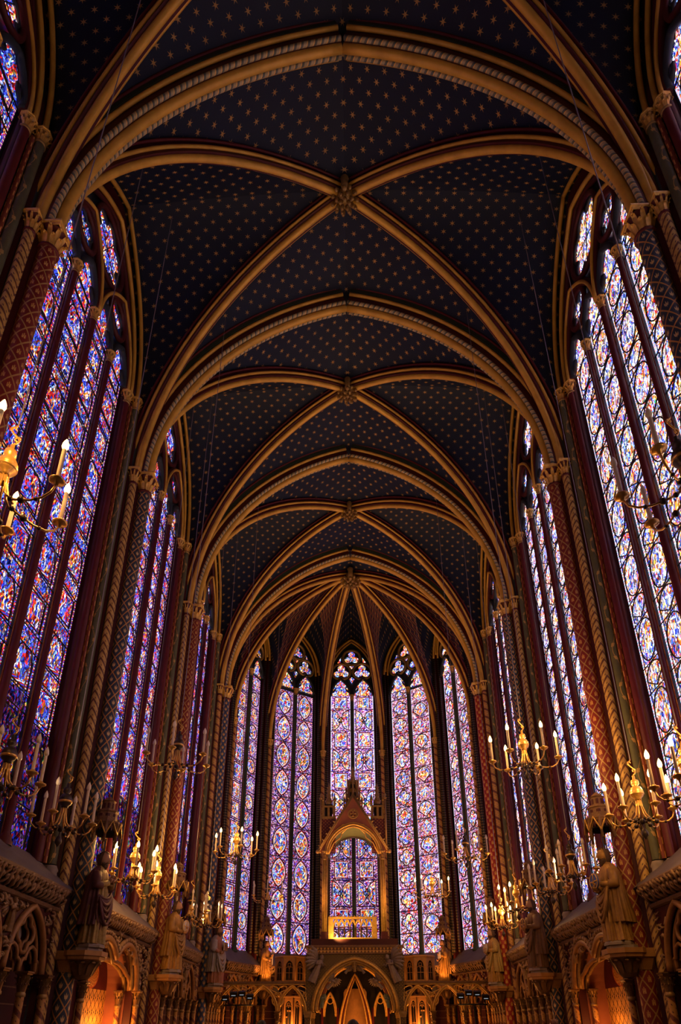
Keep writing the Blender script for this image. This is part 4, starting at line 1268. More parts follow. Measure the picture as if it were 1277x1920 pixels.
def dado_niche(L):
    out = []
    hw, zs, rise = 1.62, 2.42, 0.60
    b = MB()
    plate_with_arches(b, L, zs, 3.46, [(0, hw, zs, rise)], 0.0, -0.25, 0)
    for s in (-1, 1):
        b.box(*sorted((s*(hw+0.02), s*L/2)), -0.3, -0.02, 0, 2.42, 0)
    b.box(-hw-0.2, hw+0.2, -0.70, -0.66, 0, 3.4, 1)
    b.box(-L/2, L/2, -0.6, 0.12, 0.0, 0.25, 2)
    out.append(('dado_panel', b.mesh('dado_panel', ['red_dark', 'wall_red', 'stone_brown']), None))
    b = MB()     # painted back wall and rosettes
    b.add([(-hw, -0.655, 0.25), (hw, -0.655, 0.25), (hw, -0.655, 2.42), (-hw, -0.655, 2.42)], [(3, 2, 1, 0)], 0, [[(hw, 2.42), (-hw, 2.42), (-hw, 0.25), (hw, 0.25)][::1]])
    out.append(('niche_wall', b.mesh('niche_wall', ['diaper']), None))
    b = MB()
    b.add([(-hw, -0.655, 2.42), (hw, -0.655, 2.42), (hw, -0.655, 3.3), (-hw, -0.655, 3.3)], [(3, 2, 1, 0)], 1)
    for cx, cz, r in ((-0.55, 2.72, 0.42), (0.55, 2.72, 0.42), (0.0, 3.02, 0.36)):
        q = circ2(0, 0, 1.0, 24)
        b.add([(cx+r*a, -0.645, cz+r*z*0.72) for a, z in q], [tuple(range(24))[::-1]], 0, [q[::-1]])
    out.append(('niche_tympanum', b.mesh('niche_tympanum', ['rosette', 'red_mid']), None))
    b = MB()     # inner side walls of the niche and its vault
    for s in (-1, 1): b.box(*sorted((s*hw, s*(hw+0.05))), -0.66, -0.2, 0, 2.5, 0)
    P = arch2(hw, zs, rise, 14)
    for (a0, q0), (a1, q1) in zip(P[:-1], P[1:]):
        b.add([(a0, -0.2, q0), (a1, -0.2, q1), (a1, -0.66, q1), (a0, -0.66, q0)], [(0, 1, 2, 3)], 0)
    out.append(('niche_reveal', b.mesh('niche_reveal', ['gable_paint']), None))
    b = MB()
    for o, r, d, m in ((0.0, 0.075, 0.03, 0), (-0.10, 0.05, -0.05, 1), (0.13, 0.05, 0.05, 2)):
        b.tube([(p, d, q) for p, q in arch2(hw+o, zs, rise+o, 18)], r, 8, m)
    n = 34
    for i in range(n):
        p, q = arch2(hw+0.13, zs, rise+0.13, n//2)[i]
        b.sphere((p, 0.08, q), 0.045, 6, 4, 2)
    # five-lobed cusping hung inside the arch
    for s in (-1, 1):
        for d in (-0.10, -0.22):
            b.tube([(s*1.55, d, 2.42), (s*1.50, d, 2.60), (s*1.40, d, 2.70), (s*1.28, d, 2.73), (s*1.24, d, 2.72), (s*1.20, d, 2.76), (s*1.00, d, 2.85), (s*0.60, d, 2.94), (0, d, 2.98)], [0.05, 0.05, 0.05, 0.04, 0.035, 0.045, 0.05, 0.05, 0.05], 7, 0 if d > -0.2 else 1)
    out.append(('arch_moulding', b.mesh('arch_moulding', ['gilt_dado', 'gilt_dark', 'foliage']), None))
    b = MB()
    b.tube([(p, 0.05, q) for p, q in arch2(1.25, 2.95, 0.50, 12)], 0.05, 6, 0)
    k = 0
    while k < 330:
        a = random.uniform(-L/2+0.1, L/2-0.1); z = random.uniform(2.5, 3.42); k += 1
        t = abs(a); x = hw+0.2-t
        zz = zs+math.sqrt(max(0, 0.82**2*(1-(t/1.85)**2))) if x > 0 else 0
        if z > zz+0.02: blob(b, (a, 0.0, z), random.uniform(0.04, 0.08))
    out.append(('carved_foliage', b.mesh('carved_foliage', ['foliage']), 'stuff'))
    for a, d in ((-hw-0.1, 0.05), (hw+0.1, 0.05), (-hw+0.12, -0.3), (hw-0.12, -0.3)):
        out.append(('colonnette', COLN['c'], (a, d, 0))); out.append(('capital', COLN['k'], (a, d, 2.08)))
    return out
DN = None
def place_dado(parent, kit, loc, rz, L):
    e = put('dado', None, parent, loc=loc, rz=rz)
    for part, me, x in kit:
        if x == 'stuff': put(part, me, e, kind='stuff')
        elif x is None: put(part, me, e)
        elif isinstance(x, Matrix): put(part, me, e, mat=x)
        else: put(part, me, e, loc=x)
    return e
LB_ = 5.6115-0.80
KIT = dado_normal(LB_, 3, 1.54); KITN = dado_niche(LB_)
FR = [('cornice', cornice(LB_).mesh('cornice', ['stone_brown', 'dark_hollow']), None), ('leaf_frieze', frieze(LB_).mesh('leaf_frieze', ['foliage']), 'stuff'), ('sloping_sill', sill(LB_+0.8).mesh('sloping_sill', ['slate']), None)]
for s in (-1, 1):
    for i in range(1, 5):
        ym = (YP[i]+YP[i+1])/2
        place_dado(walls[s], (KITN if i == 3 else KIT)+FR, (s*5.20, ym+(0.12 if i == 3 else 0), 0), -PI/2 if s < 0 else PI/2, LB_)
        if i == 3:
            lamp('niche_lamp', 'POINT', (s*5.50, ym+1.1, 1.5), 75 if s < 0 else 26, ORANGE, 0.25)
            lamp('niche_lamp', 'POINT', (s*5.50, ym-0.7, 1.0), 60 if s < 0 else 20, ORANGE, 0.25)
for i in range(7):
    p, q = ring[i], ring[i+1]
    mid = Vector(((p[0]+q[0])/2, (p[1]+q[1])/2)); L = math.hypot(q[0]-p[0], q[1]-p[1])-0.10
    v = Vector((mid.x, mid.y-25.0)).normalized()
    if i in (0, 6): v = Vector((1 if mid.x > 0 else -1, 0))
    rz = math.atan2(-v.y, -v.x)-PI/2
    kit = dado_normal(L, 2, min(1.30, L/2-0.05)) + [('cornice', cornice(L).mesh('cornice', ['stone_brown', 'dark_hollow']), None), ('leaf_frieze', frieze(L).mesh('leaf_frieze', ['foliage']), 'stuff'), ('sloping_sill', sill(L).mesh('sloping_sill', ['slate']), None)]
    o = mid-v*0.12
    place_dado(walls['apse'], kit, (o.x, o.y, 0), rz, L)

# ------------------------------------------------------------------ chandeliers
def chandelier_kit(R):
    k = R/0.6; kit = {}
    b = MB(); b.lathe([(0.001, 0.62), (0.02, 0.61), (0.022, 0.55), (0.055, 0.53), (0.06, 0.47), (0.035, 0.44), (0.07, 0.42), (0.098, 0.36), (0.10, 0.32), (0.085, 0.27), (0.05, 0.24), (0.055, 0.22), (0.035, 0.21)], n=16)
    kit['ball'] = b.mesh('ball', ['bronze_dark']); kit['ball_lit'] = b.mesh('ball', ['brass'])  # candle glow put into the colour: brighter brass ball when lit
    b = MB(); b.lathe([(0.088, 0.29), (0.103, 0.30), (0.103, 0.325), (0.09, 0.335)], n=16); b.lathe([(0.04, 0.20), (0.045, 0.12)], n=12)
    for j in range(8):
        a = 2*PI*j/8
        b.tube([(r*math.cos(a), r*math.sin(a), z) for r, z in ((0.035, 0.21), (0.045, 0.10), (0.075, -0.02), (0.135, -0.10))], 0.012, 5)
    kit['bell'] = b.mesh('bell', ['brass'])
    b = MB()
    P = []
    for i in range(22):
        t = i/21
        P.append((0.045*math.sin(t*2*PI*1.0)*(1.0 if t < 0.9 else 0.5), 0, 0.62+0.26*t))
    b.tube(P, 0.010, 6)
    for s, z in ((1, 0.70), (-1, 0.82)): b.tube([(s*0.03+0.025*math.cos(u_*PI/5), 0, z+0.028*math.sin(u_*PI/5)) for u_ in range(8)], 0.009, 5)
    kit['hook'] = b.mesh('hook', ['brass'])
    b = MB(); b.sphere((0, 0, -0.12), 0.045); b.lathe([(0.012, -0.12), (0.012, -0.22), (0.03, -0.24), (0.05, -0.29), (0.05, -0.33), (0.02, -0.37), (0.001, -0.40)], n=12)
    kit['finial'] = b.mesh('finial', ['bronze_dark'])
    b = MB()
    b.tube([(0.12*k, 0, -0.10), (0.22*k, 0, -0.13), (0.36*k, 0, -0.16), (0.48*k, 0, -0.15), (0.56*k, 0, -0.10), (0.60*k, 0, -0.02)], 0.012, 6)
    for x, z, r in ((0.14, -0.10, 0.028), (0.26, -0.14, 0.036), (0.42, -0.16, 0.022)): b.sphere((x*k, 0, z), r, 8, 6, 1)
    kit['arm'] = b.mesh('arm', ['brass', 'bronze_dark'])
    b = MB(); b.lathe([(0.001, -0.05), (0.02, -0.045), (0.025, -0.02), (0.06, -0.01), (0.075, 0.005), (0.075, 0.015), (0.05, 0.012), (0.035, 0.03), (0.03, 0.045), (0.001, 0.045)], (R, 0, 0.02), 14)
    kit['drip_pan'] = b.mesh('drip_pan', ['brass'])
    b = MB(); b.lathe([(0.022, 0.06), (0.021, 0.42), (0.012, 0.43)], (R, 0, 0), 10); kit['candle'] = b.mesh('candle', ['candle'])
    b = MB(); b.lathe([(0.001, 0.42), (0.024, 0.435), (0.033, 0.465), (0.028, 0.505), (0.012, 0.545), (0.001, 0.565)], (R, 0, 0), 10)
    kit['bulb'] = b.mesh('bulb', ['bulb_off']); kit['flame'] = b.mesh('flame', ['flame'])
    b = MB(); b.tube([(0.0, 0, 0.0), (0, 0, 1.0)], 0.008, 5); kit['cable'] = b.mesh('cable', ['cable'])
    return kit
CANDLE = 2.5
CK = {'big': chandelier_kit(0.60), 'small': chandelier_kit(0.45)}
bpy.context.view_layer.update()
_dg = bpy.context.evaluated_depsgraph_get()
def roof_above(x, y):
    hit, p, *_ = SC.ray_cast(_dg, Vector((x, y, 10.0)), Vector((0, 0, 1)))
    return p.z if hit else 20.0
def chandelier(x, y, z, size, lit, rot, label, energy=0):
    k = CK[size]
    e = empty('chandelier', (x, y, z), rot, label=label, cat='chandelier', group='candle chandeliers lit' if lit else 'candle chandeliers unlit')
    put('ball', k['ball_lit' if lit else 'ball'], e); put('bell', k['bell'], e); put('hook', k['hook'], e); put('finial', k['finial'], e)
    cbl = put('cable', k['cable'], e)
    cbl.location.z = 0.88; cbl.scale.z = roof_above(x, y)-z-0.88
    for j in range(6):
        a = PI/6+j*PI/3
        ar = put('arm', k['arm'], e, rz=a); put('drip_pan', k['drip_pan'], ar)
        ca = put('candle', k['candle'], e, rz=a); put('flame' if lit else 'bulb', k['flame' if lit else 'bulb'], ca)
    if lit and energy:
        R_ = 0.6 if size == 'big' else 0.45
        for j in range(3):
            a = rot+PI/6+j*2*PI/3
            lamp('candle_light', 'POINT', (x+R_*math.cos(a), y+R_*math.sin(a), z+0.62), energy*CANDLE/3, (1.0, 0.50, 0.13), 0.05)
    return e
CL = [(-3.27, 4.70, 6.2, 'big', 1, 0.35, 'lit chandelier cut by the photo edge before the deep blue windows', 60),
      (3.30, 4.85, 6.3, 'big', 0, 0.2, 'unlit chandelier cut by the photo edge high before the pale windows', 0),
      (-3.30, 11.66, 6.2, 'big', 0, 0.1, 'unlit chandelier hanging high before the upper red pillar', 0),
      (3.27, 11.65, 6.12, 'big', 1, 0.35, 'lit chandelier hanging high before the dark blue lattice pillar', 60),
      (-3.27, 18.3, 6.07, 'big', 1, 0.4, 'lit chandelier before the angled end window of the apse by the blue lily pillar', 55),
      (3.16, 18.45, 5.98, 'big', 0, 0.5, 'unlit chandelier before the angled quatrefoil window by the plain red pillar', 0),
      (-3.22, 25.2, 6.03, 'big', 0, 0.1, 'faint unlit chandelier above the statue with the cross before the almond medallions', 0),
      (2.80, 24.1, 5.95, 'big', 1, 0.3, 'small lit chandelier before the quatrefoil window, above the orange statue', 30),
      (-4.40, 7.87, 4.48, 'small', 0, 0.2, 'unlit chandelier low at the photo edge before the deep blue window', 0),
      (-4.40, 9.72, 4.46, 'small', 0, 0.1, 'unlit chandelier just before the canopy of the praying statue', 0),
      (-4.40, 13.28, 4.42, 'small', 1, 0.4, 'lit chandelier above the glowing niche, beside the praying statue', 38),
      (-4.40, 14.95, 4.40, 'small', 1, 0.2, 'lit chandelier directly before the canopy above the gilded statue', 38),
      (-4.40, 18.35, 4.43, 'small', 0, 0.3, 'unlit chandelier just beyond the gilded statue with the cross disc', 0),
      (-4.40, 20.45, 4.50, 'small', 0, 0.0, 'small unlit chandelier above the statue beside the blue lily pillar', 0),
      (4.40, 8.20, 4.40, 'small', 1, 0.3, 'lit chandelier cut by the photo edge low before the pale windows', 24),
      (4.40, 9.82, 4.53, 'small', 1, 0.1, 'lit chandelier before the red lattice pillar, above the statue with blue disc', 26),
      (4.40, 13.38, 4.43, 'small', 0, 0.3, 'unlit chandelier before the lower part of the pale window, beside the bearded statue', 0),
      (4.40, 15.0, 4.43, 'small', 0, 0.0, 'unlit chandelier directly above the shadowed statue beside the dark blue pillar', 0),
      (4.40, 18.35, 4.57, 'small', 1, 0.5, 'lit chandelier just beyond the shadowed statue, higher of the two lit together', 38),
      (4.40, 20.45, 4.40, 'small', 1, 0.2, 'lit chandelier directly before the plain red pillar, lower of the two lit together', 38)]
for c in CL: chandelier(*c)

# ------------------------------------------------------------------ statues
def statue(loc, rz, label, mats, pose, H=1.72, head_yaw=0.0, beard=True, seed=1, item='disc', item_mat='gilt'):
    e = empty('apostle_statue', loc, rz, label=label, cat='statue', group='painted apostle statues')
    k = H/1.72
    rob, clo, hair, skin = mats
    b = MB()      # body: head, neck, hands, feet in one mesh
    hz = 1.555
    head_part(b, (0.03, 0, hz), 0.118, head_yaw, 0.18)
    b.tube([(0.0, 0, 1.30), (0.005, 0, 1.40), (0.02, 0, 1.48)], [0.075, 0.06, 0.062], 10)
    for s in (-1, 1):
        b.tube([(-0.03, s*0.09, 0.05), (0.06, s*0.095, 0.05), (0.15, s*0.11, 0.035), (0.21, s*0.115, 0.022)], [0.04, 0.045, 0.035, 0.018], 8)
    arms = {'pray': (((0.05, 0.19, 1.26), (0.10, 0.25, 1.02), (0.25, 0.05, 1.10)), ((0.05, -0.19, 1.26), (0.10, -0.25, 1.02), (0.25, -0.05, 1.10))),
            'disc': (((0.03, 0.20, 1.26), (0.05, 0.27, 0.99), (0.26, 0.10, 1.00)), ((0.03, -0.20, 1.26), (0.06, -0.26, 0.98), (0.27, -0.02, 0.92))),
            'book': (((0.03, 0.20, 1.26), (0.06, 0.26, 1.00), (0.25, 0.10, 1.08)), ((0.03, -0.20, 1.26), (0.02, -0.27, 0.99), (0.20, -0.16, 0.90)))}[pose]
    for (sh, el, wr), s in zip(arms, (1, -1)):
        d = (Vector(wr)-Vector(el)).normalized()
        if pose == 'pray': hand_part(b, wr, (0.25, -s*0.05, 0.95), (0.2, -s*1, 0), 0.15)
        else: hand_part(b, wr, d, (0.2, -s*0.6, 0.6), 0.9)
    put('body', b.mesh('body', [skin]), e)
    b = MB(); hair_part(b, (0.03, 0, hz), 0.118, head_yaw, 0.18, beard); put('hair', b.mesh('hair', [hair]), e)
    b = MB()
    robe_part(b, [(0.03, 0.02, 0, 0.235, 0.255, 1.0), (0.30, 0.02, 0, 0.215, 0.235, 1.0), (0.70, 0.02, 0, 0.185, 0.20, 0.8), (0.98, 0.01, 0, 0.155, 0.18, 0.5), (1.18, 0.0, 0, 0.15, 0.215, 0.3), (1.30, 0.0, 0, 0.125, 0.20, 0.15), (1.37, 0.0, 0, 0.085, 0.11, 0.05), (1.42, 0.0, 0, 0.068, 0.07, 0.0)], 0.060, 9, seed=seed)
    sleeve = MB()
    for sh, el, wr in arms:
        w = Vector(wr); l = Vector(el); w2 = l.lerp(w, 0.93)
        sleeve.tube([sh, Vector(sh).lerp(l, 0.5), l, l.lerp(w, 0.4)], [0.088, 0.092, 0.092, 0.085], 12)
        b.tube([l, l.lerp(w, 0.5), w2], [0.06, 0.058, 0.050], 10)
    put('robe', b.mesh('robe', [rob]), e)
    b = MB(); b.merge(sleeve)     # cloak: over the shoulders and gathered across the front
    robe_part(b, [(0.34, -0.03, 0, 0.27, 0.29, 1.0), (0.70, -0.02, 0, 0.235, 0.26, 0.9), (1.0, -0.02, 0, 0.20, 0.245, 0.6), (1.22, -0.02, 0, 0.175, 0.25, 0.3), (1.34, -0.02, 0, 0.12, 0.18, 0.1), (1.41, -0.02, 0, 0.08, 0.085, 0.0)], 0.042, 9, cover=(0.75, 2*PI-0.75), seed=seed+5)
    for q in range(5):     # swags hanging between the forearms
        z0 = 0.98-0.03*q; dp = 0.10+0.085*q
        P = [(0.16+0.05*math.sin(PI*t)+0.012*q, 0.22-0.44*t, z0-dp*math.sin(PI*t)**0.8-0.12*t) for t in [i/10 for i in range(11)]]
        b.tube(P, [0.012]+[0.03]*9+[0.014], 6)
    G = []
    for i in range(13):
        t = i/12; row = []
        for q in range(7):
            u_ = q/6
            row.append((0.165+0.06*math.sin(PI*t)*(1-0.4*u_)+0.012*math.sin(u_*16), 0.24-0.48*t, 1.0-0.12*t-(0.12+0.42*u_)*math.sin(PI*min(1, t*0.9+0.08))**0.9-0.28*u_*t))
        G.append(row)
    b.grid(G)
    put('cloak', b.mesh('cloak', [clo]), e)
    if item == 'disc':
        b = MB()
        b.lathe([(0.001, -0.012), (0.15, -0.012), (0.155, 0), (0.15, 0.012), (0.001, 0.012)], n=28)
        b.lathe([(0.13, 0.013), (0.15, 0.016), (0.15, 0.02), (0.13, 0.02)], n=28, mat=1)
        for a in range(4):
            c, s = math.cos(a*PI/2), math.sin(a*PI/2)
            b.tube([(0, 0, 0.016), (0.135*c, 0.135*s, 0.016)], 0.012, 5, 1)
        b.shift(lambda p: (0.31+p[2]*0.95, p[0]*1.0+0.03, 1.06+p[1]))
        put('consecration_disc', b.mesh('consecration_disc', [item_mat, 'gilt']), e)
    elif item == 'book':
        b = MB(); b.box(0.24, 0.29, -0.02, 0.17, 0.95, 1.19, 0); b.box(0.245, 0.285, -0.025, -0.01, 0.96, 1.18, 1)
        put('book', b.mesh('book', [item_mat, 'candle']), e)
    elif item == 'cross':
        b = MB(); b.box(0.25, 0.28, 0.10, 0.14, 0.75, 1.42, 0); b.box(0.25, 0.28, -0.02, 0.26, 1.20, 1.24, 0)
        put('hand_cross', b.mesh('hand_cross', [item_mat]), e)
    elif item == 'staff':
        b = MB(); b.tube([(0.30, 0.16, 0.05), (0.28, 0.16, 1.50)], 0.016, 8); put('staff', b.mesh('staff', [item_mat]), e)
    b = MB(); b.lathe([(0.25, -0.04), (0.25, 0.0), (0.22, 0.03), (0.001, 0.03)], (0.02, 0, 0), 8, 0, False, PI/8); put('plinth', b.mesh('plinth', ['stone_grey']), e)
    e.scale = (k, k, k)
    return e
plain('robe_gilt', (0.34, 0.18, 0.05), 0.45, 0.15, 0.5, 16.0)
plain('robe_pattern', (0.32, 0.21, 0.065), 0.5, 0.05, 0.5, 26.0)
plain('cloak_plum', (0.09, 0.026, 0.028), 0.6, 0, 0.3, 9.0)
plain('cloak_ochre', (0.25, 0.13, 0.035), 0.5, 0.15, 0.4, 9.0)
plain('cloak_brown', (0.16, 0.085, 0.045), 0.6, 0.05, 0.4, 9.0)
plain('cloak_grey', (0.26, 0.22, 0.22), 0.6, 0, 0.3, 9.0)
plain('robe_rose', (0.30, 0.12, 0.08), 0.6, 0, 0.3, 9.0)
plain('robe_green', (0.17, 0.19, 0.11), 0.6, 0, 0.3, 9.0)
plain('face_paint', (0.36, 0.19, 0.12), 0.5, 0, 0.2, 9.0)
plain('hair_brown', (0.085, 0.048, 0.03), 0.6, 0, 0.4, 30.0)
plain('disc_blue', (0.06, 0.10, 0.32), 0.4, 0, 0.2, 9.0)
plain('disc_white', (0.42, 0.40, 0.45), 0.4, 0, 0.2, 9.0)
ZS = 2.93
statue((-4.66, YP[3]-0.02, ZS), -0.15, 'praying apostle statue in plum cloak and patterned robe, facing the nave', ('robe_pattern', 'cloak_plum', 'hair_brown', 'face_paint'), 'pray', 1.70, 0.0, True, 3, None)
statue((4.66, YP[3]-0.02, ZS), PI+0.15, 'curly bearded statue in gilded cloak holding a blue disc', ('robe_gilt', 'cloak_ochre', 'hair_brown', 'robe_gilt'), 'disc', 1.70, 0.0, True, 11, 'disc', 'disc_blue')
statue((-4.66, YP[4]-0.02, ZS), -0.25, 'gilded apostle statue holding a white cross disc, beside the red lattice pillar', ('robe_gilt', 'cloak_ochre', 'hair_brown', 'face_paint'), 'disc', 1.75, 0.0, True, 7, 'disc', 'disc_white')
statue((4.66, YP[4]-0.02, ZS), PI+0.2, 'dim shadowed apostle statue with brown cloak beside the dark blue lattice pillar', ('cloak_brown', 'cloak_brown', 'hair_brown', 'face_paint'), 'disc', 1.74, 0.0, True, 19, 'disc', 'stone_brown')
statue((-4.64, YP[5]-0.02, ZS), -0.3, 'grey and rose draped statue turned away beside the blue lily pillar', ('robe_rose', 'cloak_grey', 'hair_brown', 'face_paint'), 'book', 1.88, 0.0, True, 23, 'book', 'cloak_brown')
statue((4.64, YP[5]-0.02, ZS), PI+0.3, 'pale ochre statue with a disc beside the plain red pillar', ('robe_gilt', 'robe_pattern', 'hair_brown', 'face_paint'), 'disc', 1.72, 0.0, True, 29, 'disc', 'disc_white')
for s, lab, it in ((-1, 'small apostle statue with a cross, glowing orange before the almond medallions', 'cross'), (1, 'hooded statue glowing orange before the quatrefoil medallions', 'book')):
    p = (s*3.78, 27.96); a = math.atan2(25-p[1], -p[0])
    q = (p[0]+0.32*math.cos(a), p[1]+0.32*math.sin(a))
    statue((q[0], q[1], 3.18), a-(-s)*(-0.35), lab, ('robe_gilt', 'cloak_ochre', 'hair_brown', 'face_paint'), 'book', 1.62, 0.0, True, 31+s, it, 'disc_white')

# ------------------------------------------------------------------ reliquary tribune
def gothic_tube(b, cx, y, hw, zs, rise, r, mat=0, n=12, nn=8): b.tube([(cx+p, y, q) for p, q in arch2(hw, zs, rise, n)], r, nn, mat)
tr_ = empty('reliquary_tribune', (0, 25.0, 0), label='gilded stone altar tribune with a wide pointed arch and angels', cat='altar')
b = MB(); b.box(-1.75, 1.75, -0.06, 2.9, 4.22, 4.30, 0); b.box(-1.70, 1.70, -0.02, 2.9, 4.04, 4.22, 1); b.box(-1.73, 1.73, -0.04, 2.9, 4.00, 4.05, 0)
put('platform', b.mesh('platform', ['stone_brown', 'zigzag']), tr_)
b = MB(); b.box(-1.60, 1.60, 0.7, 2.7, 4.30, 4.60); put('platform_step', b.mesh('platform_step', ['red_dark']), tr_)
for s in (-1, 1):
    for y in (0.0, 2.5):
        b = MB(); b.box(s*1.64-0.10, s*1.64+0.10, y, y+0.2, 0, 4.0, 0); b.box(s*1.64-0.14, s*1.64+0.14, y-0.04, y+0.24, 2.04, 2.14, 1)
        b.box(s*1.64-0.12, s*1.64+0.12, y-0.02, y+0.22, 1.95, 2.04, 1)
        put('post', b.mesh('post', ['mosaic', 'gilt_dark']), tr_)
b = MB(); plate_with_arches(b, 3.08, 2.12, 4.0, [(0, 1.46, 2.12, 1.74)], 0.03, 0.18, 0)
b.shift(lambda p: p); put('spandrel', b.mesh('spandrel', ['mosaic']), tr_)
b = MB()
for o, r, y, m in ((0.0, 0.045, -0.02, 0), (-0.09, 0.04, 0.0, 1), (-0.15, 0.03, 0.06, 0), (0.06, 0.03, 0.0, 1)): gothic_tube(b, 0, y, 1.46+o, 2.12, 1.72+o*0.9, r, m, 18)
put('arch_moulding', b.mesh('arch_moulding', ['gilt', 'gilt_dark']), tr_)
# crossed vault of the tribune, its rear arcade and back panel
for s in (-1, 1):
    for (x0, x1, y0, y1) in ((s*1.30, 0, 0.3, 1.4), (s*1.30, 0, 2.4, 1.4)):
        b = MB(); b.tube(arc((x0, y0, 2.1), (x1, y1, 3.72), 14), 0.05, 7, 0); b.tube(up(arc((x0, y0, 2.1), (x1, y1, 3.72), 14), 0.07), 0.09, 6, 1)
        put('vault_rib', b.mesh('vault_rib', ['gilt', 'red_dark']), tr_)
b = MB(); b.box(-1.6, 1.6, 0.2, 2.7, 3.86, 4.0); put('soffit', b.mesh('soffit', ['red_dark']), tr_)
b = MB()
for hw, r, m in ((0.62, 0.045, 0), (0.53, 0.03, 1), (0.47, 0.025, 0)): gothic_tube(b, 0, 2.30, hw, 1.2, 2.30+(hw-0.62), r, m, 14)
for s in (-1, 1):
    for hw, r in ((0.26, 0.035), (0.20, 0.02)): gothic_tube(b, s*0.95, 2.30, hw, 2.0, 0.85+(hw-0.26), r, 0, 10)
    b.tube([(s*0.95+p, 2.30, q) for p, q in circ2(0, 2.55, 0.11, 14)], 0.02, 5, 0, closed=True)
    b.tube([(s*0.66, 2.3, 0), (s*0.66, 2.3, 2.3)], 0.05, 8, 1); b.tube([(s*1.24, 2.3, 0), (s*1.24, 2.3, 2.3)], 0.05, 8, 1)
put('rear_arcade', b.mesh('rear_arcade', ['gilt', 'red_mid']), tr_)
b = MB(); b.prism([(-0.44, 0.9), (0.44, 0.9), (0.44, 2.85), (0.36, 2.98), (-0.36, 2.98), (-0.44, 2.85)], 2.50, 2.56, lambda a, z, w: (a, w, z)); put('back_panel', b.mesh('back_panel', ['wood_gilt']), tr_, label='worn tan panel')
b = MB(); b.box(-1.55, 1.55, 2.62, 2.68, 0, 4.0); put('back_wall', b.mesh('back_wall', ['dark_hollow']), tr_)
for s in (-1, 1):
    for x, y, z, rz, sc, ln, k in ((1.50, -0.10, 3.06, 0.75, 0.92, 0.36, 'grey'), (1.17, 0.12, 2.24, 0.6, 0.42, 0.1, 'green'), (0.98, 0.10, 2.86, 0.6, 0.46, 0.75, 'grey'), (0.34, 0.08, 3.36, 0.5, 0.32, 0.55, 'grey')):
        put('angel_relief', ANG[k], tr_, mat=Matrix.Translation((s*x, y, z)) @ Matrix.Rotation(-s*ln, 4, 'Y') @ Matrix.Rotation(-PI/2-s*rz, 4, 'Z') @ Matrix.Scale(sc, 4))
put('keystone_figure', ANG['gold'], tr_, mat=Matrix.Translation((0, 0.0, 3.40)) @ Matrix.Rotation(-PI/2, 4, 'Z') @ Matrix.Scale(0.38, 4))
lamp('tribune_lamp', 'POINT', (-1.0, 26.2, 1.7), 26, ORANGE, 0.15); lamp('tribune_lamp', 'POINT', (1.0, 26.2, 1.7), 26, ORANGE, 0.15)
lamp('tribune_lamp', 'POINT', (0.0, 26.0, 1.2), 25, ORANGE, 0.15)

# arcade screens either side of the tribune
def screen(s, label):
    e = empty('arcade_screen', (0, 25.0, 0), label=label, cat='screen', group='arcade screens beside the tribune')
    b = MB(); b.box(*sorted((s*1.76, s*4.86)), -0.05, 0.12, 2.99, 3.03, 0); b.box(*sorted((s*1.76, s*4.86)), -0.08, 0.15, 3.03, 3.10, 1); put('rail', b.mesh('rail', ['gilt_dark', 'stone_brown']), e)
    xs = (1.70, 2.68, 3.755, 4.80)
    for i in range(3):
        c = s*(xs[i]+xs[i+1])/2; hw = (xs[i+1]-xs[i])/2
        b = MB()
        for o, r, y in ((0, 0.034, 0.0), (-0.06, 0.02, 0.02)): gothic_tube(b, c, y, hw+o, 2.10, 0.87+o, r, 0)
        for t in (-1, 1):      # cusps and open spandrel hearts
            b.tube([(c+t*hw*0.92, 0.02, 2.28), (c+t*hw*0.66, 0.02, 2.40), (c+t*hw*0.60, 0.02, 2.52), (c+t*hw*0.70, 0.02, 2.62)], [0.03, 0.025, 0.02, 0.01], 6)
        put('arch', b.mesh('arch', ['gilt']), e)
    for i in range(0, 4):
        b = MB(); c = s*xs[i]
        for t in (-1, 1):
            if abs(c+t*0.2) < 1.76 or abs(c+t*0.2) > 4.84: continue
            P = [(c, 0.0, 2.60), (c+t*0.10, 0.0, 2.76), (c+t*0.28, 0, 2.83), (c+t*0.30, 0, 2.93), (c+t*0.18, 0, 2.955), (c+t*0.04, 0, 2.90), (c, 0, 2.84)]
            b.tube(P, 0.02, 6); b.tube([(c, 0, 2.60), (c, 0, 2.45)], 0.02, 6)
            b.tube([(c+t*0.055+0.055*math.cos(q*PI/6), 0, 2.68+0.07*math.sin(q*PI/6)) for q in range(12)], 0.014, 5, closed=True)
        if b.n: put('spandrel_heart', b.mesh('spandrel_heart', ['gilt']), e)
    for x in xs[1:3]:
        b = MB(); b.lathe([(0.09, 0), (0.09, 0.3), (0.05, 0.36), (0.05, 1.9)], (s*x, 0.0, 0), 10); put('colonnette', b.mesh('colonnette', ['gilt_dark']), e)
        put('capital', COLN['k'], e, loc=(s*x, 0, 1.80))
    return e
screen(-1, 'gilded arcade screen between the altar tribune and the blue lily pillar')
screen(1, 'gilded arcade screen between the altar tribune and the plain red pillar')

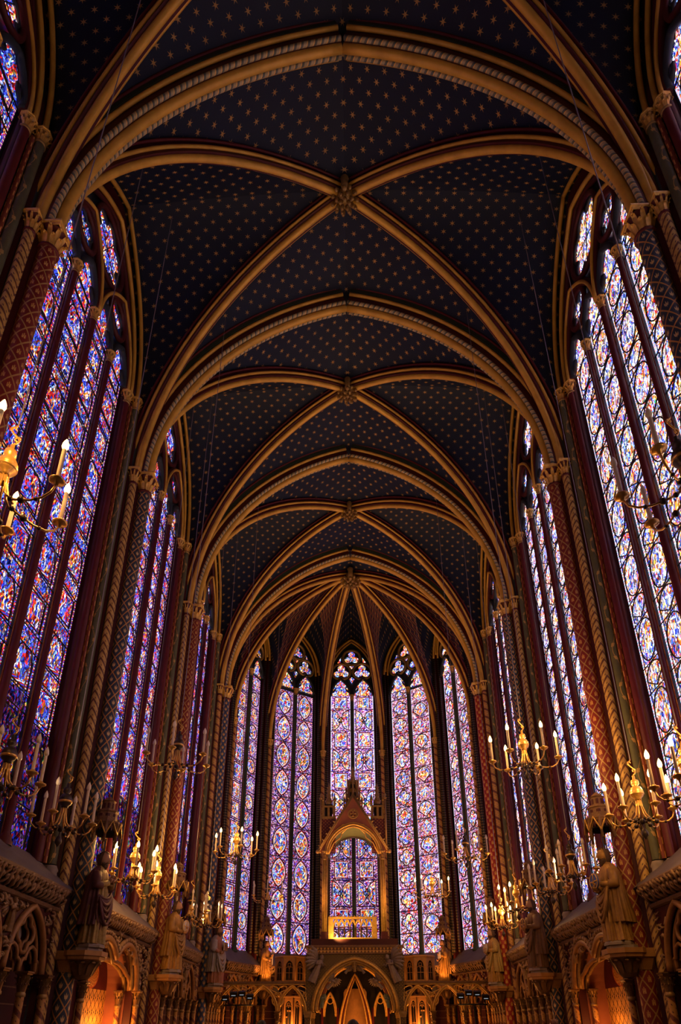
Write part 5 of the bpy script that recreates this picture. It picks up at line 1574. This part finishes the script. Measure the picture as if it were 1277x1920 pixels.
# stair turrets
def turret(s, label):
    e = empty('stair_turret', (s*2.40, 26.45, 0), PI/8, label=label, cat='stair turret', group='octagonal stair turrets')
    def stage(R, z0, z1, mat, lit):
        n = 8; w = 2*R*math.sin(PI/n)
        b = MB(); hw = w/2
        def lan(cx, ww, za, zb):
            b.tube([(cx+p, 0.0, q) for p, q in arch2(ww, zb-ww*1.5, ww*1.4, 8)], 0.016, 6, 0)
            for t in (-1, 1): b.tube([(cx+t*ww, 0, za), (cx+t*ww, 0, zb-ww*1.5)], 0.014, 5, 0)
            b.tube([(cx, 0, za), (cx, 0, zb-ww*1.9)], 0.009, 5, 0)
            b.tube([(cx-ww, 0, (za+zb)/2-0.1), (cx+ww, 0, (za+zb)/2-0.1)], 0.009, 5, 0)
            for t in (-1, 1): b.tube([(cx+t*ww/2+p, 0, q) for p, q in arch2(ww/2, zb-ww*2.6, ww*0.75, 6)], 0.009, 5, 0)
            b.tube([(cx+p, 0, q) for p, q in foil2(0, zb-ww*1.35, ww*0.5, 4, 20, PI/4, 0.35)], 0.009, 5, 0, closed=True)
        ww = hw*0.62
        b.box(-hw, -ww, -0.02, 0.02, z0, z1, 0); b.box(ww, hw, -0.02, 0.02, z0, z1, 0); b.box(-ww, ww, -0.02, 0.02, z0, z0+0.06, 0)
        plate_with_arches(b, 2*ww, z1-ww*1.5-0.08, z1, [(0, ww*0.98, z1-ww*1.5-0.08, ww*1.4)], -0.02, 0.02, 0)
        lan(0, ww*0.96, z0+0.06, z1-0.08)
        for t in (-1, 1): b.tube([(t*hw, 0.0, z0), (t*hw, 0.0, z1+0.04)], 0.03, 6, 0)
        me = b.mesh('panel', [mat])
        for j in range(n):
            a = 2*PI*(j+0.5)/n; d = R*math.cos(PI/n)
            put('panel', me, e, loc=(d*math.cos(a), d*math.sin(a), 0), rz=a+PI/2)
        b = MB(); b.lathe([(R*1.08, z1), (R*1.10, z1+0.03), (R*1.06, z1+0.07), (R*0.9, z1+0.07), (R*0.9, z1)], n=8, sm=False); b.lathe([(R*1.05, z0-0.06), (R*1.08, z0-0.03), (R*1.05, z0)], n=8, sm=False)
        put('cornice_ring', b.mesh('cornice_ring', [mat]), e)
    stage(0.58, 3.14, 3.98, 'wood_gilt', False)
    b = MB(); b.lathe([(0.50, 3.12), (0.50, 3.99), (0.001, 3.99)], n=8, sm=False); b.lathe([(0.38, 0.3), (0.38, 2.6), (0.001, 2.6)], n=8, sm=False); put('dark_drum', b.mesh('dark_drum', ['dark_hollow']), e)  # added near-black drums that stand for the shade inside the turret openings
    stage(0.46, 0.3, 2.62, 'wood_gilt', True)
    b = MB(); b.lathe([(0.10, 0), (0.10, 3.9)], n=10); put('newel', b.mesh('newel', ['wood_gilt']), e)
    b = MB()
    for i in range(14):
        a = i*0.42; z = 0.2*i+0.15
        b.add([(0.08*math.cos(a), 0.08*math.sin(a), z), (0.42*math.cos(a), 0.42*math.sin(a), z), (0.42*math.cos(a+0.45), 0.42*math.sin(a+0.45), z), (0.08*math.cos(a+0.45), 0.08*math.sin(a+0.45), z),
               (0.08*math.cos(a), 0.08*math.sin(a), z+0.05), (0.42*math.cos(a), 0.42*math.sin(a), z+0.05), (0.42*math.cos(a+0.45), 0.42*math.sin(a+0.45), z+0.05), (0.08*math.cos(a+0.45), 0.08*math.sin(a+0.45), z+0.05)],
              [(0, 3, 2, 1), (4, 5, 6, 7), (0, 1, 5, 4), (1, 2, 6, 5), (2, 3, 7, 6)])
    put('steps', b.mesh('steps', ['wood_gilt']), e)
    lamp('stair_lamp', 'POINT', (s*2.32, 25.55, 1.5), 85, ORANGE, 0.12)
    lamp('stair_lamp', 'POINT', (s*2.75, 25.6, 0.9), 55, ORANGE, 0.1)
    lamp('statue_lamp', 'SPOT', (s*3.1, 26.7, 3.25), 170, ORANGE, 0.05, (s*3.58, 27.75, 4.1), 1.1, 0.5)
turret(-1, 'octagonal wooden stair turret glowing orange, on the side of the blue lily pillar')
turret(1, 'octagonal wooden stair turret glowing orange, on the side of the plain red pillar')

# ------------------------------------------------------------------ canopy above the reliquary platform
cb = empty('reliquary_canopy', (0, 27.0, 0), label='tall gabled gothic canopy with pinnacles and spire on the platform', cat='canopy')
YF = -0.45
for s in (-1, 1):
    for y in (YF, 0.55):
        b = MB()
        for dx, r in ((0, 0.045), (-0.07, 0.028), (0.07, 0.028)): b.tube([(s*1.16+dx, y, 4.6), (s*1.16+dx, y, 8.0)], r, 8, 0)
        b.box(s*1.16-0.12, s*1.16+0.12, y-0.1, y+0.1, 4.6, 4.95, 1)
        po = put('post', b.mesh('post', ['gilt', 'red_mid']), cb); put('capital', COLN['k'], po, loc=(s*1.16, y, 7.75))
b = MB()
hw, zs, rise = 1.08, 7.95, 1.22
low = [(-1.40, 8.08), (-1.22, 8.0), (-hw, 7.95)] + arch2(hw, zs, rise, 14)[1:-1] + [(hw, 7.95), (1.22, 8.0), (1.40, 8.08)]
def gable_top(a): return 10.40-abs(a)*(10.40-8.12)/1.40
for (a0, q0), (a1, q1) in zip(low[:-1], low[1:]):
    for y in (YF-0.04, YF+0.04):
        if a0 < 0 < a1: pass
        b.add([(a0, y, q0), (a1, y, q1), (a1, y, max(q1, gable_top(a1))), (a0, y, max(q0, gable_top(a0)))], [(0, 1, 2, 3) if y < YF else (3, 2, 1, 0)], 0)
put('gable', b.mesh('gable', ['gable_paint']), cb, label='red-brown painted gable')
b = MB()
for s in (-1, 1):
    b.tube([(s*1.44, YF-0.04, 8.06), (0, YF-0.04, 10.46)], 0.045, 6); b.tube([(s*1.38, YF-0.07, 8.06), (0, YF-0.07, 10.36)], 0.02, 6)
    for i in range(9):
        t = (i+0.7)/9.6; x, z = s*1.44*(1-t), 8.06+2.40*t
        b.tube([(x, YF-0.04, z), (x+s*0.06, YF-0.06, z+0.07), (x+s*0.10, YF-0.07, z+0.06)], [0.03, 0.035, 0.012], 5)
    b.sphere((s*1.44, YF-0.06, 8.05), 0.09, 8, 6)
put('gable_coping', b.mesh('gable_coping', ['gilt_dark']), cb)
b = MB()
for o, r, y in ((0, 0.04, -0.06), (-0.08, 0.03, -0.03), (0.07, 0.02, -0.05)): gothic_tube(b, 0, YF+y, hw+o, zs, rise+o*1.2, r, 0, 16)
for s in (-1, 1):
    b.tube([(s*0.98, YF-0.03, 8.0), (s*0.80, YF-0.03, 8.40), (s*0.52, YF-0.03, 8.62), (s*0.46, YF-0.03, 8.80), (s*0.60, YF-0.03, 8.98)], 0.024, 6)
    b.tube([(s*0.46, YF-0.03, 8.80), (s*0.25, YF-0.03, 9.02), (0, YF-0.03, 9.06)], 0.024, 6)
put('arch_moulding', b.mesh('arch_moulding', ['gilt']), cb)
b = MB(); P = arch2(0.98, 7.95, 0.98, 12)
Pf = arch2(hw-0.02, zs, rise-0.04, 12)
b.grid([[(p, YF+0.05, q) for p, q in Pf], [(p*0.5+pp*0.5, 0.05, (q+qq)/2) for (p, q), (pp, qq) in zip(Pf, P)], [(p, 0.55, q) for p, q in P]], None, 0)
put('inner_vault', b.mesh('inner_vault', ['sage']), cb, label='pale green inner vault')
b = MB()
for (r, o) in ((0.16, 0.0), (0.20, 0.0)): b.tube([(p, YF-0.06, q) for p, q in (foil2(0, 9.62, r, 4, 32, PI/4, 0.25) if r < 0.2 else circ2(0, 9.62, r, 24))], 0.02, 6, closed=True)
for a in range(4): b.tube([(0, YF-0.06, 9.62), (0.13*math.cos(a*PI/2), YF-0.06, 9.62+0.13*math.sin(a*PI/2))], [0.015, 0.03], 5)
put('quatrefoil_cross', b.mesh('quatrefoil_cross', ['gilt_dark']), cb)
for s in (-1, 1):
    b = MB(); b.tube([(s*0.40+p*0.1, YF-0.05, 9.10+q*0.1) for p, q in circ2(0, 0, 0.7, 12)], 0.015, 5, closed=True); put('roundel', b.mesh('roundel', ['gilt']), cb)
    b = MB(); b.box(s*1.02-0.28, s*1.02+0.28, YF+0.10, YF+0.55, 8.1, 9.45, 0); put('side_panel', b.mesh('side_panel', ['dotted_red']), cb)
    b = MB()
    # square pinnacle tower with openings and crocketed spirelet
    c = (s*1.02, YF+0.30)
    b.box(c[0]-0.30, c[0]+0.30, c[1]-0.24, c[1]+0.24, 9.45, 9.55, 0)
    for dx in (-0.22, 0.0, 0.22):
        for dy in (-0.2, 0.2): b.box(c[0]+dx-0.045, c[0]+dx+0.045, c[1]+dy-0.04, c[1]+dy+0.04, 9.55, 9.98, 0)
    b.box(c[0]-0.15, c[0]+0.15, c[1]-0.15, c[1]+0.15, 9.55, 10.10, 1)
    b.box(c[0]-0.27, c[0]+0.27, c[1]-0.23, c[1]+0.23, 9.96, 10.02, 0)
    for dx in (-0.25, 0.25): b.lathe([(0.05, 0), (0.05, 0.2), (0.07, 0.22), (0.001, 0.55)], (c[0]+dx, c[1]-0.2, 10.02), 6, 0, False)
    b.lathe([(0.13, 0), (0.13, 0.22), (0.17, 0.25), (0.09, 0.40), (0.06, 0.75), (0.001, 1.12)], (c[0], c[1], 10.0), 8, 0, False)
    for z in (0.30, 0.48, 0.66, 0.82):
        for a in range(4):
            r = 0.12-0.08*z; leaf_curl(b, (c[0]+r*math.cos(a*PI/2+0.7), c[1]+r*math.sin(a*PI/2+0.7), 10.0+z), a*PI/2+0.7, 0.08, 0.05, 0.03)
    put('pinnacle', b.mesh('pinnacle', ['gilt_dark', 'dark_hollow']), cb)
    b = MB(); b.tube([(s*1.34, YF, 8.0), (s*1.34, YF, 10.25)], [0.04, 0.035], 6); b.lathe([(0.05, 0), (0.07, 0.06), (0.03, 0.12), (0.05, 0.2), (0.001, 0.3)], (s*1.34, YF, 10.25), 6)
    put('corner_shaft', b.mesh('corner_shaft', ['gilt_dark']), cb)
b = MB()
z = 9.9
for r0, r1, h in ((0.34, 0.32, 0.5), (0.26, 0.24, 0.42), (0.19, 0.17, 0.36)):
    b.lathe([(r0, z), (r1, z+h*0.8), (r0*1.12, z+h*0.84), (r0*1.12, z+h*0.9), (r1*0.75, z+h)], (0, 0.05, 0), 8, 0, False, PI/8)
    for a in range(8):
        an = a*PI/4; b.lathe([(0.035, 0), (0.035, h*0.9), (0.05, h*0.95), (0.001, h*1.5)], (r0*1.12*math.cos(an), 0.05+r0*1.12*math.sin(an), z), 5, 0, False)
        b.box(r0*0.93*math.cos(an+PI/8)-0.03, r0*0.93*math.cos(an+PI/8)+0.03, 0.05+r0*0.96*math.sin(an+PI/8)-0.03, 0.05+r0*0.96*math.sin(an+PI/8)+0.03, z+h*0.15, z+h*0.6, 1)
    z += h
b.lathe([(0.14, z), (0.001, 11.95)], (0, 0.05, 0), 8, 0, False)
for i in range(5):
    for a in range(4): leaf_curl(b, (0.11*(1-i/5)*math.cos(a*PI/2), 0.05+0.11*(1-i/5)*math.sin(a*PI/2), z+0.1+i*0.12), a*PI/2, 0.08, 0.06, 0.03)
put('spire', b.mesh('spire', ['gilt_dark', 'dark_hollow']), cb)
b = MB(); b.box(-1.3, 1.3, 0.5, 0.6, 8.9, 9.6); b.prism([(-1.3, 8.9), (1.3, 8.9), (1.0, 8.2), (0.5, 8.75), (0, 8.9), (-0.5, 8.75), (-1.0, 8.2)], 0.5, 0.6, lambda a, zz, w: (a, w, zz)); put('rear_wall', b.mesh('rear_wall', ['slate']), cb)

# gilded railing in front of the middle window
rl = empty('gilded_railing', (-0.05, 26.55, 4.6), label='bright gilded railing of pointed arches glowing under the gabled canopy', cat='railing')
b = MB(); b.box(-0.95, 0.92, -0.05, 0.05, 0.0, 0.14); b.box(-0.95, 0.92, -0.06, 0.06, 0.82, 0.90)
for i in range(16): b.lathe([(0.03, 0), (0.035, 0.03), (0.001, 0.07)], (-0.9+i*0.12, 0, 0.90), 6, 0, False)
put('rails', b.mesh('rails', ['gilt']), rl)
b = MB(); b.box(-0.95, -0.76, -0.05, 0.05, 0.14, 0.82); b.box(0.74, 0.92, -0.05, 0.05, 0.14, 0.82); put('end_panels', b.mesh('end_panels', ['gilt']), rl)
for i in range(7):
    c = -0.76+1.5*(i+0.5)/7; w = 1.5/14
    b = MB(); gothic_tube(b, c, 0, w, 0.52, 0.24, 0.028, 0, 8, 6)
    for t in (-1, 1): b.tube([(c+t*w, 0, 0.14), (c+t*w, 0, 0.52)], 0.028, 6)
    plate_with_arches(b, 2*w, 0.52, 0.82, [(0, w*0.96, 0.52, 0.23)], -0.01, 0.01, 0) if False else None
    b.tube([(c-w, 0, 0.60), (c-w*0.5, 0, 0.78), (c, 0, 0.80), (c+w*0.5, 0, 0.78), (c+w, 0, 0.60)], 0.02, 5)
    put('rail_arch', b.mesh('rail_arch', ['gilt']), rl)
lamp('railing_lamp', 'SPOT', (-0.7, 25.3, 4.7), 190, (1.0, 0.55, 0.14), 0.05, (-0.2, 26.6, 5.1), 1.6, 0.8)

# ------------------------------------------------------------------ stage spotlights fixed before the screens
def spotlight(x, z, rz, tilt, label):
    e = empty('stage_spotlight', (x, 24.50, z), rz, label=label, cat='spotlight', group='black stage spotlights'); e.rotation_euler = (tilt, 0, rz)
    b = MB(); b.box(-0.11, 0.11, -0.09, 0.09, -0.06, 0.06); b.box(-0.122, 0.122, -0.11, -0.08, -0.08, 0.08); put('housing', b.mesh('housing', ['lamp_black']), e)
    b = MB(); b.box(-0.07, 0.07, -0.115, -0.11, -0.03, -0.008); put('lens', b.mesh('lens', ['led']), e)
    b = MB(); b.tube([(0, 0.02, -0.06), (0, 0.06, -0.18), (0, 0.03, -0.33)], 0.02, 6); put('bracket', b.mesh('bracket', ['lamp_black']), e)
for s, nm in ((-1, 'blue lily pillar'), (1, 'plain red pillar')):
    for i, (dx, z, t) in enumerate(((4.42, 2.56, 0.3), (4.14, 2.68, 0.25), (3.86, 2.70, -0.25), (3.58, 2.60, -0.3))):
        spotlight(s*dx, z, 0.0, 0.35, ['black spotlight closest to the %s', 'black spotlight second from the %s', 'black spotlight third from the %s', 'black spotlight of the four furthest from the %s'][i] % nm)
    b = MB(); b.tube([(s*3.5, 24.64, 2.33), (s*4.5, 24.64, 2.33)], 0.025, 6); b.tube([(s*4.05, 24.64, 0), (s*4.05, 24.64, 2.33)], 0.03, 8); b.lathe([(0.3, 0), (0.28, 0.03), (0.03, 0.06)], (s*4.05, 24.62, 0), 16)
    o = put('lamp_stand', b.mesh('lamp_stand', ['lamp_black']), label='black stand carrying the spotlights near the %s' % nm, cat='stand', group='spotlight stands')

# ------------------------------------------------------------------ visitors whose heads reach into the frame
def person(loc, rz, H, label, raise_arm=False):
    e = empty('person', loc, rz, label=label, cat='person', group='visitors at the bottom edge')
    k = H/1.72
    J = [(0, 0, 0.95), (0, 0, 1.15), (0, 0, 1.36), (0, 0.0, 1.46), (0.0, 0, 1.50),
         (0, 0.17, 1.38), (0.0, 0.24, 1.12), (0.06, 0.22, 0.88), (0, -0.17, 1.38)]
    R = [0.15, 0.13, 0.13, 0.06, 0.055, 0.07, 0.05, 0.038, 0.07]
    E_ = [(0, 1), (1, 2), (2, 3), (3, 4), (2, 5), (5, 6), (6, 7), (2, 8)]
    arm = [(0.16, -0.27, 1.44), (0.22, -0.22, 1.70)] if raise_arm else [(0.0, -0.24, 1.12), (0.06, -0.22, 0.88)]
    J += arm; R += [0.05, 0.038]; E_ += [(8, 9), (9, 10)]
    for s in (1, -1):
        i = len(J); J += [(0, s*0.09, 0.90), (0.01, s*0.095, 0.48), (-0.02, s*0.10, 0.09), (0.14, s*0.11, 0.05)]; R += [0.10, 0.06, 0.045, 0.035]
        E_ += [(0, i), (i, i+1), (i+1, i+2), (i+2, i+3)]
    me = bpy.data.meshes.new('clothes'); me.from_pydata(J, E_, []); me.materials.append(MT['coat'])
    o = put('clothes', me, e)
    sk = o.modifiers.new('skin', 'SKIN')
    for v, r in zip(me.skin_vertices[0].data, R): v.radius = (r, r)
    me.skin_vertices[0].data[0].use_root = True
    o.modifiers.new('sub', 'SUBSURF').levels = 2; o.modifiers['sub'].render_levels = 2
    b = MB(); head_part(b, (0.01, 0, 1.59), 0.104); b.tube([(0, 0, 1.44), (0.0, 0, 1.53)], 0.055, 10)
    hands = [((0.06, 0.22, 0.88), (0.1, 0, -1), (1, 0, 0))]
    hands.append(((0.22, -0.22, 1.70), (0.1, 0, 1), (1, 0, 0)) if raise_arm else ((0.06, -0.22, 0.88), (0.1, 0, -1), (1, 0, 0)))
    for w, d, u_ in hands: hand_part(b, w, d, u_, 0.35)
    put('head_and_hands', b.mesh('head_and_hands', ['skin']), e)
    b = MB(); hair_part(b, (0.01, 0, 1.59), 0.106, 0, 0, False); put('hair', b.mesh('hair', ['hair_dark']), e)
    e.scale = (k,)*3
person((0.0, 11.0, 0), PI/2, 1.72, 'visitor with dark hair, only the head showing under the middle of the tribune')
person((-1.80, 14.2, 0), PI/2, 1.75, 'visitor with dark hair, head showing under the arcade screen beside the turret')
person((2.02, 7.8, 0), PI/2, 1.575, 'visitor with a raised hand, only the fingertips showing below the shadowed statue', True)
